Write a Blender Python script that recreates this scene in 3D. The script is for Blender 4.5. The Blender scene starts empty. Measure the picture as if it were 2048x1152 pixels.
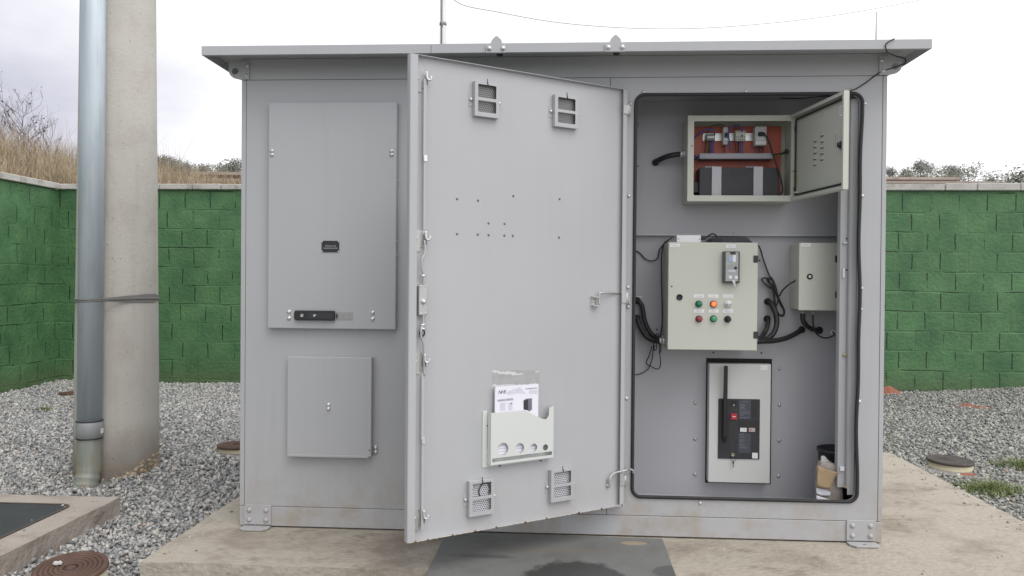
import bpy, bmesh, math, random
import numpy as np
from mathutils import Vector, Matrix, noise as mnoise
R = math.radians
random.seed(7)
rng = np.random.default_rng(11)
scene = bpy.context.scene
COL = scene.collection

# ------------------------------------------------------------------ camera
CAM = np.array([1.3454, -3.29163, 1.04935])
YAW, PITCH, ROLL, FPX = 0.06012, -0.009018, -0.008129, 1594.91
def cam_axes():
    cy, sy = math.cos(YAW), math.sin(YAW)
    r = np.array([cy, sy, 0.]); f = np.array([-sy, cy, 0.])
    cp, sp = math.cos(PITCH), math.sin(PITCH)
    up = np.array([0, 0, 1.])
    f2 = cp*f + sp*up; d2 = sp*f - cp*up
    cr, sr = math.cos(ROLL), math.sin(ROLL)
    return np.array([cr*r + sr*d2, -sr*r + cr*d2, f2])
AX = cam_axes()
cd = bpy.data.cameras.new("camera")
cam = bpy.data.objects.new("camera", cd); COL.objects.link(cam)
cd.sensor_width = 36; cd.lens = FPX/2048*36; cd.clip_start = 0.05; cd.clip_end = 2000
m3 = Matrix((AX[0], -AX[1], -AX[2])).transposed()
cam.matrix_world = Matrix.Translation(CAM) @ m3.to_4x4()
scene.camera = cam

# ------------------------------------------------------------------ sky, sun, exposure
SUN_EL, SUN_AZ = 56.0, (0.62, -0.78)     # veiled sun stands above and behind the viewer, to the right
world = bpy.data.worlds.new("World"); scene.world = world; world.use_nodes = True
nt = world.node_tree; nt.nodes.clear()
def N(t, kind, **kw):
    n = t.nodes.new(kind)
    for k, v in kw.items(): setattr(n, k, v)
    return n
wo = N(nt, 'ShaderNodeOutputWorld'); bg = N(nt, 'ShaderNodeBackground')
sky = N(nt, 'ShaderNodeTexSky'); sky.sky_type = 'NISHITA'; sky.sun_disc = False
sky.sun_elevation = R(SUN_EL); sky.sun_rotation = math.atan2(SUN_AZ[0], SUN_AZ[1]); sky.dust_density = 3
tc = N(nt, 'ShaderNodeTexCoord')
mp = N(nt, 'ShaderNodeMapping'); mp.inputs['Scale'].default_value = (1, 1, 2.6)
n1 = N(nt, 'ShaderNodeTexNoise'); n1.inputs['Scale'].default_value = 2.6; n1.inputs['Detail'].default_value = 6; n1.inputs['Roughness'].default_value = .55
nt.links.new(tc.outputs['Generated'], mp.inputs['Vector']); nt.links.new(mp.outputs['Vector'], n1.inputs['Vector'])
sx = N(nt, 'ShaderNodeSeparateXYZ'); nt.links.new(tc.outputs['Generated'], sx.inputs[0])
# cloud deck: thinner (brighter) towards the east (+x) and overhead
a1 = N(nt, 'ShaderNodeMath', operation='MULTIPLY_ADD'); a1.inputs[1].default_value = 4.2; a1.inputs[2].default_value = 2.66
nt.links.new(sx.outputs['X'], a1.inputs[0])
a2 = N(nt, 'ShaderNodeMath', operation='MULTIPLY_ADD'); a2.inputs[1].default_value = 2.2; a2.inputs[2].default_value = -1.1
nt.links.new(n1.outputs['Fac'], a2.inputs[0])
a3 = N(nt, 'ShaderNodeMath', operation='ADD', use_clamp=True)
nt.links.new(a1.outputs[0], a3.inputs[0]); nt.links.new(a2.outputs[0], a3.inputs[1])
mixc = N(nt, 'ShaderNodeMix', data_type='RGBA')
mixc.inputs['A'].default_value = (.60, .605, .70, 1); mixc.inputs['B'].default_value = (1.10, 1.10, 1.13, 1)
nt.links.new(a3.outputs[0], mixc.inputs['Factor'])
sc = N(nt, 'ShaderNodeMix', data_type='RGBA', blend_type='MULTIPLY'); sc.inputs['Factor'].default_value = 1
sc.inputs['B'].default_value = (.06, .06, .06, 1); nt.links.new(sky.outputs[0], sc.inputs['A'])
mx2 = N(nt, 'ShaderNodeMix', data_type='RGBA'); mx2.inputs['Factor'].default_value = .93
nt.links.new(sc.outputs['Result'], mx2.inputs['A']); nt.links.new(mixc.outputs['Result'], mx2.inputs['B'])
nt.links.new(mx2.outputs['Result'], bg.inputs['Color'])
# the cloud deck is thinnest, so brightest, in the east
e1_ = N(nt, 'ShaderNodeMapRange', interpolation_type='SMOOTHSTEP'); e1_.inputs['From Min'].default_value = -.1; e1_.inputs['From Max'].default_value = 1.0; e1_.inputs['To Min'].default_value = .98; e1_.inputs['To Max'].default_value = 1.45
nt.links.new(sx.outputs['X'], e1_.inputs['Value']); nt.links.new(e1_.outputs[0], bg.inputs['Strength'])
nt.links.new(bg.outputs[0], wo.inputs['Surface'])
sl = bpy.data.lights.new("sun", 'SUN'); sl.energy = 1.15; sl.angle = R(40); sl.color = (1, .97, .93)
sun = bpy.data.objects.new("sun", sl); COL.objects.link(sun)
sdir = Vector((SUN_AZ[0], SUN_AZ[1], 0)).normalized()*math.cos(R(SUN_EL)) + Vector((0, 0, math.sin(R(SUN_EL))))
sun.rotation_euler = sdir.to_track_quat('Z', 'Y').to_euler(); sun.location = (0, -6, 8)
sun['kind'] = 'structure'
vs = scene.view_settings; vs.view_transform = 'Standard'; vs.look = 'None'; vs.exposure = 0.16; vs.gamma = 1
scene.render.engine = 'CYCLES'
scene.render.resolution_x, scene.render.resolution_y = 1024, 576

# ------------------------------------------------------------------ measuring helpers (points on real planes)
def ray(px, py):
    return AX.T @ np.array([(px-1024)/FPX, (py-576)/FPX, 1.])
def on_y(px, py, y):
    d = ray(px, py); t = (y-CAM[1])/d[1]; return Vector(CAM + t*d)
def on_z(px, py, z):
    d = ray(px, py); t = (z-CAM[2])/d[2]; return Vector(CAM + t*d)

# ------------------------------------------------------------------ mesh builder
ID = lambda p: Vector(p)
class MB:
    def __init__(s): s.v = []; s.f = []; s.sm = []; s.mi = []
    def add(s, vs, fs, smooth=False, mi=0):
        o = len(s.v); s.v += [Vector(p) for p in vs]
        for f in fs: s.f.append(tuple(i+o for i in f)); s.sm.append(smooth); s.mi.append(mi)
        return s
    def box(s, x0, x1, y0, y1, z0, z1, T=ID, mi=0):
        vs = [T((x, y, z)) for x in (x0, x1) for y in (y0, y1) for z in (z0, z1)]
        return s.add(vs, [(0, 1, 3, 2), (4, 6, 7, 5), (0, 4, 5, 1), (2, 3, 7, 6), (0, 2, 6, 4), (1, 5, 7, 3)], mi=mi)
    def tube(s, pts, r, n=10, caps=True, mi=0, rf=None):
        pts = [Vector(p) for p in pts]; rings = []
        t0 = (pts[1]-pts[0]).normalized()
        a = t0.orthogonal().normalized()
        o = len(s.v)
        for i, p in enumerate(pts):
            t = (pts[min(i+1, len(pts)-1)] - pts[max(i-1, 0)]).normalized()
            a = (a - t*a.dot(t)).normalized(); b = t.cross(a)
            rr = r if rf is None else rf(i/(len(pts)-1))
            for k in range(n):
                g = 2*math.pi*k/n
                s.v.append(p + a*math.cos(g)*rr + b*math.sin(g)*rr)
        for i in range(len(pts)-1):
            for k in range(n):
                s.f.append((o+i*n+k, o+i*n+(k+1) % n, o+(i+1)*n+(k+1) % n, o+(i+1)*n+k)); s.sm.append(True); s.mi.append(mi)
        if caps:
            s.f.append(tuple(o+k for k in reversed(range(n)))); s.sm.append(False); s.mi.append(mi)
            e = o+(len(pts)-1)*n
            s.f.append(tuple(e+k for k in range(n))); s.sm.append(False); s.mi.append(mi)
        return s
    def loop(s, pts, r, n=8, mi=0):
        pts = [Vector(p) for p in pts]; m = len(pts); o = len(s.v)
        a = (pts[1]-pts[0]).orthogonal().normalized()
        a0 = None
        nrm = Vector((0, 0, 0))
        c = sum(pts, Vector())/m
        for i in range(m): nrm += (pts[i]-c).cross(pts[(i+1) % m]-c)
        nrm.normalize()
        for i, p in enumerate(pts):
            t = (pts[(i+1) % m]-pts[i-1]).normalized(); b = t.cross(nrm).normalized()
            for k in range(n):
                g = 2*math.pi*k/n
                s.v.append(p + nrm*math.cos(g)*r + b*math.sin(g)*r)
        for i in range(m):
            j = (i+1) % m
            for k in range(n):
                s.f.append((o+i*n+k, o+j*n+k, o+j*n+(k+1) % n, o+i*n+(k+1) % n)); s.sm.append(True); s.mi.append(mi)
        return s
    def cyl(s, p0, p1, r0, r1=None, n=24, mi=0):
        r1 = r0 if r1 is None else r1
        return s.tube([p0, p1], r0, n, True, mi, lambda t: r0 + (r1-r0)*t)
    def lathe(s, base, axis, prof, n=32, mi=0, smooth=True):
        """prof: list of (radius, height along axis)"""
        base = Vector(base); ax = Vector(axis).normalized(); a = ax.orthogonal().normalized(); b = ax.cross(a); o = len(s.v)
        for (r, h) in prof:
            for k in range(n):
                g = 2*math.pi*k/n; s.v.append(base + ax*h + a*math.cos(g)*r + b*math.sin(g)*r)
        for i in range(len(prof)-1):
            for k in range(n):
                s.f.append((o+i*n+k, o+i*n+(k+1) % n, o+(i+1)*n+(k+1) % n, o+(i+1)*n+k)); s.sm.append(smooth); s.mi.append(mi)
        s.f.append(tuple(o+k for k in reversed(range(n)))); s.sm.append(False); s.mi.append(mi)
        e = o+(len(prof)-1)*n
        s.f.append(tuple(e+k for k in range(n))); s.sm.append(False); s.mi.append(mi)
        return s
    def prism(s, poly, T, d0, d1, mi=0):
        """poly: 2D points (a,b); T(a, d, b) maps to world; extruded from d0 to d1"""
        n = len(poly)
        vs = [T((a, d0, b)) for a, b in poly] + [T((a, d1, b)) for a, b in poly]
        fs = [tuple(range(n)), tuple(reversed(range(n, 2*n)))] + [(i, i+n, (i+1) % n+n, (i+1) % n) for i in range(n)]
        return s.add(vs, fs, mi=mi)
    def plate(s, outer, holes, T, d0, d1, mi=0):
        """flat plate with holes: loops of 2D points"""
        bm = bmesh.new()
        for lp in [outer]+holes:
            vv = [bm.verts.new((a, 0, b)) for a, b in lp]
            for i in range(len(vv)): bm.edges.new((vv[i], vv[(i+1) % len(vv)]))
        bm.verts.index_update()
        bmesh.ops.triangle_fill(bm, use_beauty=True, use_dissolve=False, edges=bm.edges[:])
        bm.verts.index_update()
        co = [(v.co.x, v.co.z) for v in bm.verts]
        tris = [[v.index for v in f.verts] for f in bm.faces]; bm.free()
        n = len(co)
        vs = [T((a, d0, b)) for a, b in co] + [T((a, d1, b)) for a, b in co]
        fs = [tuple(t) for t in tris] + [tuple(i+n for i in reversed(t)) for t in tris]
        i0 = 0
        for lp in [outer]+holes:
            m = len(lp)
            for i in range(m): a, b = i0+i, i0+(i+1) % m; fs.append((a, b, b+n, a+n))
            i0 += m
        return s.add(vs, fs, mi=mi)

WL = {}
def tag(o, label=None, cat=None, group=None, kind=None):
    if label: o['label'] = label
    if cat: o['category'] = cat
    if group: o['group'] = group
    if kind: o['kind'] = kind
    return o
def thing(name, loc, label, cat, group=None):
    o = bpy.data.objects.new(name, None); COL.objects.link(o); o.location = loc; o.empty_display_size = .1
    WL[o] = Vector(loc); return tag(o, label, cat, group)
def obj(name, mb, mat, parent=None, bevel=0, seg=1, label=None):
    me = bpy.data.meshes.new(name)
    xs = np.array([tuple(v) for v in mb.v]); lo, hi = xs.min(0), xs.max(0)
    base = Vector((lo+hi)/2) if parent else Vector(((lo[0]+hi[0])/2, (lo[1]+hi[1])/2, lo[2]))
    me.from_pydata([v-base for v in mb.v], [], mb.f)
    me.polygons.foreach_set('use_smooth', mb.sm); me.polygons.foreach_set('material_index', mb.mi)
    for m_ in (mat if isinstance(mat, (list, tuple)) else [mat]): me.materials.append(m_)
    bm = bmesh.new(); bm.from_mesh(me)
    bmesh.ops.recalc_face_normals(bm, faces=bm.faces[:])
    if bevel:
        es = [e for e in bm.edges if len(e.link_faces) == 2 and e.calc_face_angle(0) > R(35)]
        bmesh.ops.bevel(bm, geom=es, offset=bevel, segments=seg, profile=.5, affect='EDGES', clamp_overlap=True)
    bm.to_mesh(me); bm.free(); me.update()
    o = bpy.data.objects.new(name, me); COL.objects.link(o)
    if parent: o.parent = parent; o.location = base - WL[parent]
    else: o.location = base
    WL[o] = base
    if label: o['label'] = label
    return o
def dup(src, loc, parent):
    o = src.copy(); COL.objects.link(o); o.parent = parent; o.location = Vector(loc)-WL[parent]; WL[o] = Vector(loc); return o
def spline(pts, k=8):
    pts = [Vector(p) for p in pts]; out = []
    P = [pts[0]*2-pts[1]] + pts + [pts[-1]*2-pts[-2]]
    for i in range(1, len(P)-2):
        a, b, c, d = P[i-1:i+3]
        for j in range(k):
            t = j/k
            out.append(.5*((2*b) + (c-a)*t + (2*a-5*b+4*c-d)*t*t + (3*b-a-3*c+d)*t**3))
    out.append(pts[-1]); return out
def rrect(x0, x1, z0, z1, r, n=6):
    out = []
    for cx, cz, a in ((x1-r, z1-r, 0), (x0+r, z1-r, 90), (x0+r, z0+r, 180), (x1-r, z0+r, 270)):
        for i in range(n+1):
            g = R(a+90*i/n); out.append((cx+r*math.cos(g), cz+r*math.sin(g)))
    return out
def circle(cx, cz, r, n=20):
    return [(cx+r*math.cos(2*math.pi*i/n), cz+r*math.sin(2*math.pi*i/n)) for i in range(n)]
def text(name, s, size, place, mat, parent, spacing=1, shear=0):
    """place: 4x4 matrix whose local x runs along the writing, y up, z out of the surface"""
    cu = bpy.data.curves.new(name, 'FONT'); cu.body = s; cu.size = size; cu.align_x = 'CENTER'; cu.align_y = 'CENTER'
    cu.extrude = .0002; cu.shear = shear; cu.space_character = spacing
    t = bpy.data.objects.new(name, cu); COL.objects.link(t)
    dg = bpy.context.evaluated_depsgraph_get()
    me = bpy.data.meshes.new_from_object(t.evaluated_get(dg)); COL.objects.unlink(t); bpy.data.objects.remove(t)
    mb = MB(); mb.add([place @ v.co for v in me.vertices], [tuple(p.vertices) for p in me.polygons])
    return obj(name, mb, mat, parent)

# ------------------------------------------------------------------ materials
def lin(*c):
    def f(u):
        u /= 255; return u/12.92 if u <= .04045 else ((u+.055)/1.055)**2.4
    return tuple(f(u) for u in c)+(1,)
def mat(name, col, rough=.5, metal=0, var=.06, scale=6, bump=0, bscale=60, stain=None, sscale=3, samt=.5, spec=None, streak=0, stretch=(1, 1, 1), dirt=0, stain2=None, s2scale=20, s2amt=.5):
    m = bpy.data.materials.new(name); m.use_nodes = True; t = m.node_tree; b = t.nodes['Principled BSDF']
    col = col if len(col) == 4 else tuple(col)+(1,)
    tcn = N(t, 'ShaderNodeNewGeometry'); pos = tcn.outputs['Position']
    if stretch != (1, 1, 1):
        mpn = N(t, 'ShaderNodeMapping'); mpn.inputs['Scale'].default_value = stretch; t.links.new(pos, mpn.inputs['Vector']); vec = mpn.outputs['Vector']
    else: vec = pos
    no = N(t, 'ShaderNodeTexNoise'); no.inputs['Scale'].default_value = scale; no.inputs['Detail'].default_value = 5; t.links.new(vec, no.inputs['Vector'])
    mr = N(t, 'ShaderNodeMapRange'); mr.inputs['From Min'].default_value = .25; mr.inputs['From Max'].default_value = .75
    mr.inputs['To Min'].default_value = 1-var; mr.inputs['To Max'].default_value = 1+var
    t.links.new(no.outputs['Fac'], mr.inputs['Value'])
    mu = N(t, 'ShaderNodeVectorMath', operation='SCALE'); mu.inputs[0].default_value = col[:3]; t.links.new(mr.outputs[0], mu.inputs['Scale'])
    out = mu.outputs[0]
    if stain:
        n2 = N(t, 'ShaderNodeTexNoise'); n2.inputs['Scale'].default_value = sscale; n2.inputs['Detail'].default_value = 8; n2.inputs['Roughness'].default_value = .65; t.links.new(vec, n2.inputs['Vector'])
        r2 = N(t, 'ShaderNodeMapRange', interpolation_type='SMOOTHSTEP'); r2.inputs['From Min'].default_value = .48; r2.inputs['From Max'].default_value = .68; r2.inputs['To Max'].default_value = samt
        t.links.new(n2.outputs['Fac'], r2.inputs['Value'])
        mx = N(t, 'ShaderNodeMix', data_type='RGBA'); t.links.new(r2.outputs[0], mx.inputs['Factor']); t.links.new(out, mx.inputs['A']); mx.inputs['B'].default_value = stain if len(stain) == 4 else tuple(stain)+(1,)
        out = mx.outputs['Result']
    if streak:
        ms = N(t, 'ShaderNodeMapping'); ms.inputs['Scale'].default_value = (14, 14, .7); t.links.new(pos, ms.inputs['Vector'])
        n3 = N(t, 'ShaderNodeTexNoise'); n3.inputs['Scale'].default_value = 1.6; n3.inputs['Detail'].default_value = 6; t.links.new(ms.outputs[0], n3.inputs['Vector'])
        r3 = N(t, 'ShaderNodeMapRange', interpolation_type='SMOOTHSTEP'); r3.inputs['From Min'].default_value = .5; r3.inputs['From Max'].default_value = .75; r3.inputs['To Min'].default_value = 1; r3.inputs['To Max'].default_value = 1-streak
        t.links.new(n3.outputs['Fac'], r3.inputs['Value'])
        m4 = N(t, 'ShaderNodeVectorMath', operation='SCALE'); t.links.new(out, m4.inputs[0]); t.links.new(r3.outputs[0], m4.inputs['Scale']); out = m4.outputs[0]
    if stain2:
        n5 = N(t, 'ShaderNodeTexNoise'); n5.inputs['Scale'].default_value = s2scale; n5.inputs['Detail'].default_value = 10; n5.inputs['Roughness'].default_value = .75; t.links.new(vec, n5.inputs['Vector'])
        r5 = N(t, 'ShaderNodeMapRange', interpolation_type='SMOOTHSTEP'); r5.inputs['From Min'].default_value = .52; r5.inputs['From Max'].default_value = .66; r5.inputs['To Max'].default_value = s2amt; t.links.new(n5.outputs['Fac'], r5.inputs['Value'])
        m5 = N(t, 'ShaderNodeMix', data_type='RGBA'); m5.inputs['B'].default_value = stain2; t.links.new(r5.outputs[0], m5.inputs['Factor']); t.links.new(out, m5.inputs['A']); out = m5.outputs['Result']
    if dirt:   # splashed soil and dust that settles on the lowest part
        sz5 = N(t, 'ShaderNodeSeparateXYZ'); t.links.new(pos, sz5.inputs[0])
        n6 = N(t, 'ShaderNodeTexNoise'); n6.inputs['Scale'].default_value = 7; n6.inputs['Detail'].default_value = 9; n6.inputs['Roughness'].default_value = .7; t.links.new(pos, n6.inputs['Vector'])
        r6 = N(t, 'ShaderNodeMapRange', interpolation_type='SMOOTHSTEP'); r6.inputs['From Min'].default_value = .42; r6.inputs['From Max'].default_value = -.02; t.links.new(sz5.outputs['Z'], r6.inputs['Value'])
        r7 = N(t, 'ShaderNodeMapRange', interpolation_type='SMOOTHSTEP'); r7.inputs['From Min'].default_value = .4; r7.inputs['From Max'].default_value = .7; r7.inputs['To Max'].default_value = dirt; t.links.new(n6.outputs['Fac'], r7.inputs['Value'])
        m7 = N(t, 'ShaderNodeMath', operation='MULTIPLY'); t.links.new(r6.outputs[0], m7.inputs[0]); t.links.new(r7.outputs[0], m7.inputs[1])
        m8 = N(t, 'ShaderNodeMix', data_type='RGBA'); m8.inputs['B'].default_value = lin(158, 140, 118); t.links.new(m7.outputs[0], m8.inputs['Factor']); t.links.new(out, m8.inputs['A']); out = m8.outputs['Result']
    t.links.new(out, b.inputs['Base Color'])
    b.inputs['Roughness'].default_value = rough; b.inputs['Metallic'].default_value = metal
    if spec is not None: b.inputs['Specular IOR Level'].default_value = spec
    if bump:
        nb = N(t, 'ShaderNodeTexNoise'); nb.inputs['Scale'].default_value = bscale; nb.inputs['Detail'].default_value = 6; t.links.new(vec, nb.inputs['Vector'])
        bp = N(t, 'ShaderNodeBump'); bp.inputs['Strength'].default_value = bump; bp.inputs['Distance'].default_value = .01
        t.links.new(nb.outputs['Fac'], bp.inputs['Height']); t.links.new(bp.outputs[0], b.inputs['Normal'])
    m['out'] = ''
    return m
PAINT = mat('grey_cabin_paint', (.44, .447, .46), .42, var=.05, scale=1.8, bump=.25, bscale=3.5, streak=.035, dirt=.6)
PAINT2 = mat('grey_door_paint', (.44, .447, .46), .42, var=.04, scale=1.8, bump=.2, bscale=3.5, streak=.02, dirt=.35)
INNER = mat('grey_inner_paint', (.405, .408, .432), .4, var=.03, scale=1.5, bump=.02, bscale=350)
BEIGE = mat('beige_enclosure_paint', (.55, .565, .495), .4, var=.02, scale=3, bump=.05, bscale=500)
BEIGE2 = mat('pale_holder_paint', (.64, .66, .635), .45, var=.02, scale=3)
DARKGAP = mat('dark_gap', (.02, .02, .02), .9, var=.02)
RUBBER = mat('black_rubber', (.022, .022, .024), .6, var=.15, scale=20)
HOSE = mat('black_hose', (.018, .018, .019), .5, var=.1, scale=30)
BLACKP = mat('black_plastic', (.02, .021, .023), .38, var=.1, scale=30)
CHAR = mat('charcoal_plastic', (.035, .036, .042), .5, var=.08, scale=30)
STEEL = mat('bright_zinc', (.70, .71, .70), .33, .6, var=.1, scale=60)
ZINC = mat('dull_zinc', (.50, .51, .49), .42, .6, var=.1, scale=40)
WHITE = mat('white_plastic', (.74, .74, .76), .45, var=.02, scale=20)
LABEL = mat('white_label_paper', (.80, .80, .80), .6, var=.02, scale=20)
PRINT = mat('grey_print', (.30, .30, .33), .7, var=.1, scale=40)
PRINTL = mat('pale_print', (.55, .55, .62), .7, var=.1, scale=40)
INK = mat('black_ink', (.02, .02, .022), .6, var=.05)
BRKWHITE = mat('breaker_white', (.62, .63, .61), .4, var=.015, scale=6)
ORANGE = mat('orange_mounting_plate', (.44, .10, .06), .45, var=.05, scale=6)
BLUEW = mat('blue_wire', (.05, .08, .30), .5, var=.1)
BROWNW = mat('brown_wire', (.10, .035, .015), .5, var=.1)
GREENW = mat('green_wire', (.10, .20, .04), .5, var=.1)
CONC = mat('slab_concrete', lin(172, 164, 151), .92, var=.10, scale=40, bump=.7, bscale=50, stain=lin(138, 126, 114), sscale=2.2, samt=.9, stain2=lin(122, 108, 96), s2scale=6, s2amt=.6, stretch=(.85, 1.15, 1))
PITC = mat('pit_concrete', lin(166, 157, 148), .92, var=.12, scale=4, bump=.6, bscale=50, stain=lin(125, 110, 100), sscale=5, samt=.6)
COPE = mat('coping_concrete', lin(186, 183, 177), .92, var=.1, scale=5, bump=.5, bscale=40, stain=lin(120, 116, 108), sscale=6, samt=.6)
RUST = mat('rusty_iron', (.13, .075, .055), .75, .25, var=.25, scale=12, bump=.4, bscale=60, stain=(.07, .058, .052), sscale=9, samt=.7)
CREAM = mat('cream_plastic_ring', lin(196, 188, 160), .7, var=.1, scale=12)
IRON = mat('dark_cast_iron', (.05, .05, .053), .5, .3, var=.2, scale=14, bump=.3, bscale=90)
GALV = mat('galvanised_steel', (.50, .56, .60), .5, .35, var=.12, scale=3, stain=(.36, .42, .46), sscale=4, samt=.6, stretch=(5, 5, .5))
PAPER = mat('white_paper', (.80, .79, .86), .7, var=.015, scale=8)
KRAFT = mat('brown_cardboard', (.34, .25, .15), .85, var=.08, scale=9)
SACK = mat('paper_sack', (.36, .32, .29), .85, var=.15, scale=9, bump=.4, bscale=20)
# ================================================================== SETTING
def sstep(a, b, x):
    t = min(1, max(0, (x-a)/(b-a))); return t*t*(3-2*t)
def gz(x, y):
    z = -.075 + .10*sstep(3.8, 6.6, x)*sstep(2.5, 5, y) + .012*math.sin(x*3.1+1)*math.sin(y*2.7)
    z += .03*math.exp(-((x+1.05)**2+(y-1.2)**2)/.12)
    if y < .4: z -= .02*sstep(.4, -.5, y)
    return z
def block_mat(name, axis):
    m = bpy.data.materials.new(name); m.use_nodes = True; t = m.node_tree; b = t.nodes['Principled BSDF']
    g = N(t, 'ShaderNodeNewGeometry'); s = N(t, 'ShaderNodeSeparateXYZ'); t.links.new(g.outputs['Position'], s.inputs[0])
    c = N(t, 'ShaderNodeCombineXYZ'); t.links.new(s.outputs[axis], c.inputs[0]); t.links.new(s.outputs['Z'], c.inputs[1])
    wn = N(t, 'ShaderNodeTexNoise'); wn.inputs['Scale'].default_value = 2.2; wn.inputs['Detail'].default_value = 5; t.links.new(g.outputs['Position'], wn.inputs['Vector'])
    wv = N(t, 'ShaderNodeVectorMath', operation='MULTIPLY_ADD'); t.links.new(wn.outputs['Color'], wv.inputs[0]); wv.inputs[1].default_value = (.055, .05, 0); t.links.new(c.outputs[0], wv.inputs[2])
    wn2 = N(t, 'ShaderNodeTexNoise'); wn2.inputs['Scale'].default_value = 22; wn2.inputs['Detail'].default_value = 3; t.links.new(g.outputs['Position'], wn2.inputs['Vector'])
    wv2 = N(t, 'ShaderNodeVectorMath', operation='MULTIPLY_ADD'); t.links.new(wn2.outputs['Color'], wv2.inputs[0]); wv2.inputs[1].default_value = (.010, .009, 0); t.links.new(wv.outputs[0], wv2.inputs[2])
    def brick(mort, smooth):
        br = N(t, 'ShaderNodeTexBrick'); br.inputs['Scale'].default_value = 1; br.inputs['Brick Width'].default_value = .276; br.inputs['Row Height'].default_value = .2
        br.inputs['Mortar Size'].default_value = mort; br.inputs['Mortar Smooth'].default_value = smooth; br.offset = .5
        t.links.new(wv2.outputs[0], br.inputs['Vector']); return br
    br = brick(.0, .3)
    br.inputs['Color1'].default_value = (.88, .88, .88, 1); br.inputs['Color2'].default_value = (1.08, 1.08, 1.08, 1); br.inputs['Mortar'].default_value = (1, 1, 1, 1)
    def M(op, a, b_=None, clamp=False):
        n = N(t, 'ShaderNodeMath', operation=op, use_clamp=clamp)
        for i, v in enumerate((a, b_)):
            if v is None: continue
            if isinstance(v, (int, float)): n.inputs[i].default_value = v
            else: t.links.new(v, n.inputs[i])
        return n.outputs[0]
    ws = N(t, 'ShaderNodeSeparateXYZ'); t.links.new(wv2.outputs[0], ws.inputs[0])
    rv = M('DIVIDE', ws.outputs[1], .2); row = M('FLOOR', rv); fz = M('SUBTRACT', rv, row)
    uu = M('ADD', M('DIVIDE', ws.outputs[0], .276), M('MULTIPLY', M('MODULO', M('ADD', row, 40), 2), .5)); uu = M('ADD', uu, M('MULTIPLY', M('FRACT', M('MULTIPLY', M('SINE', M('MULTIPLY', row, 12.9)), 43.7)), .22)); col_ = M('FLOOR', uu); fu = M('SUBTRACT', uu, col_)
    ev = M('MULTIPLY', M('MINIMUM', fu, M('SUBTRACT', 1, fu)), .276); eh = M('MULTIPLY', M('MINIMUM', fz, M('SUBTRACT', 1, fz)), .2)
    def edge(e, w0, w1):
        r_ = N(t, 'ShaderNodeMapRange', interpolation_type='SMOOTHSTEP'); r_.inputs['From Min'].default_value = w1; r_.inputs['From Max'].default_value = w0; t.links.new(e, r_.inputs['Value']); return r_.outputs[0]
    def patchy(scale, a, b2):
        hn = N(t, 'ShaderNodeTexNoise'); hn.inputs['Scale'].default_value = scale; hn.inputs['Detail'].default_value = 4; t.links.new(g.outputs['Position'], hn.inputs['Vector'])
        hr = N(t, 'ShaderNodeMapRange', interpolation_type='SMOOTHSTEP'); hr.inputs['From Min'].default_value = a; hr.inputs['From Max'].default_value = b2; t.links.new(hn.outputs['Fac'], hr.inputs['Value']); return hr.outputs[0]
    inz = M('MULTIPLY', edge(M('ABSOLUTE', M('SUBTRACT', fz, .52)), .38, .44), patchy(4.3, .38, .5))
    jv = M('MULTIPLY', edge(ev, .0022, .0065), inz)
    jh = M('MULTIPLY', edge(eh, .0016, .006), patchy(3.1, .50, .64))
    jsoft = M('MAXIMUM', edge(ev, .002, .012), edge(eh, .002, .012))
    jm_ = M('MAXIMUM', jv, jh)
    class _O: outputs = [jm_]
    jm = _O
    cn = N(t, 'ShaderNodeTexNoise'); cn.inputs['Scale'].default_value = 3.2; cn.inputs['Detail'].default_value = 8; cn.inputs['Roughness'].default_value = .65; t.links.new(g.outputs['Position'], cn.inputs['Vector'])
    ramp = N(t, 'ShaderNodeValToRGB'); t.links.new(cn.outputs['Fac'], ramp.inputs[0])
    ramp.color_ramp.elements[0].position = .3; ramp.color_ramp.elements[0].color = lin(56, 98, 63)
    ramp.color_ramp.elements[1].position = .72; ramp.color_ramp.elements[1].color = lin(92, 134, 87)
    mu = N(t, 'ShaderNodeMix', data_type='RGBA', blend_type='MULTIPLY'); mu.inputs['Factor'].default_value = .55
    t.links.new(ramp.outputs[0], mu.inputs['A']); t.links.new(br.outputs['Color'], mu.inputs['B'])
    mj = N(t, 'ShaderNodeMix', data_type='RGBA'); mj.inputs['B'].default_value = lin(20, 36, 25)
    jf = N(t, 'ShaderNodeMath', operation='MULTIPLY'); jf.inputs[1].default_value = .97; t.links.new(jm.outputs[0], jf.inputs[0])
    t.links.new(jf.outputs[0], mj.inputs['Factor']); t.links.new(mu.outputs['Result'], mj.inputs['A'])
    # splashed soil on the lowest course
    zr = N(t, 'ShaderNodeMapRange', interpolation_type='SMOOTHSTEP'); zr.inputs['From Min'].default_value = .22; zr.inputs['From Max'].default_value = -.08; zr.inputs['To Max'].default_value = .75; t.links.new(s.outputs['Z'], zr.inputs['Value'])
    zm = N(t, 'ShaderNodeMath', operation='MULTIPLY'); t.links.new(zr.outputs[0], zm.inputs[0]); t.links.new(cn.outputs['Fac'], zm.inputs[1])
    md = N(t, 'ShaderNodeMix', data_type='RGBA'); md.inputs['B'].default_value = lin(96, 92, 66)
    t.links.new(zm.outputs[0], md.inputs['Factor']); t.links.new(mj.outputs['Result'], md.inputs['A']); t.links.new(md.outputs['Result'], b.inputs['Base Color'])
    # relief: joints plus rough block face
    rn = N(t, 'ShaderNodeTexNoise'); rn.inputs['Scale'].default_value = 28; rn.inputs['Detail'].default_value = 8; rn.inputs['Roughness'].default_value = .6; t.links.new(g.outputs['Position'], rn.inputs['Vector'])
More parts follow.
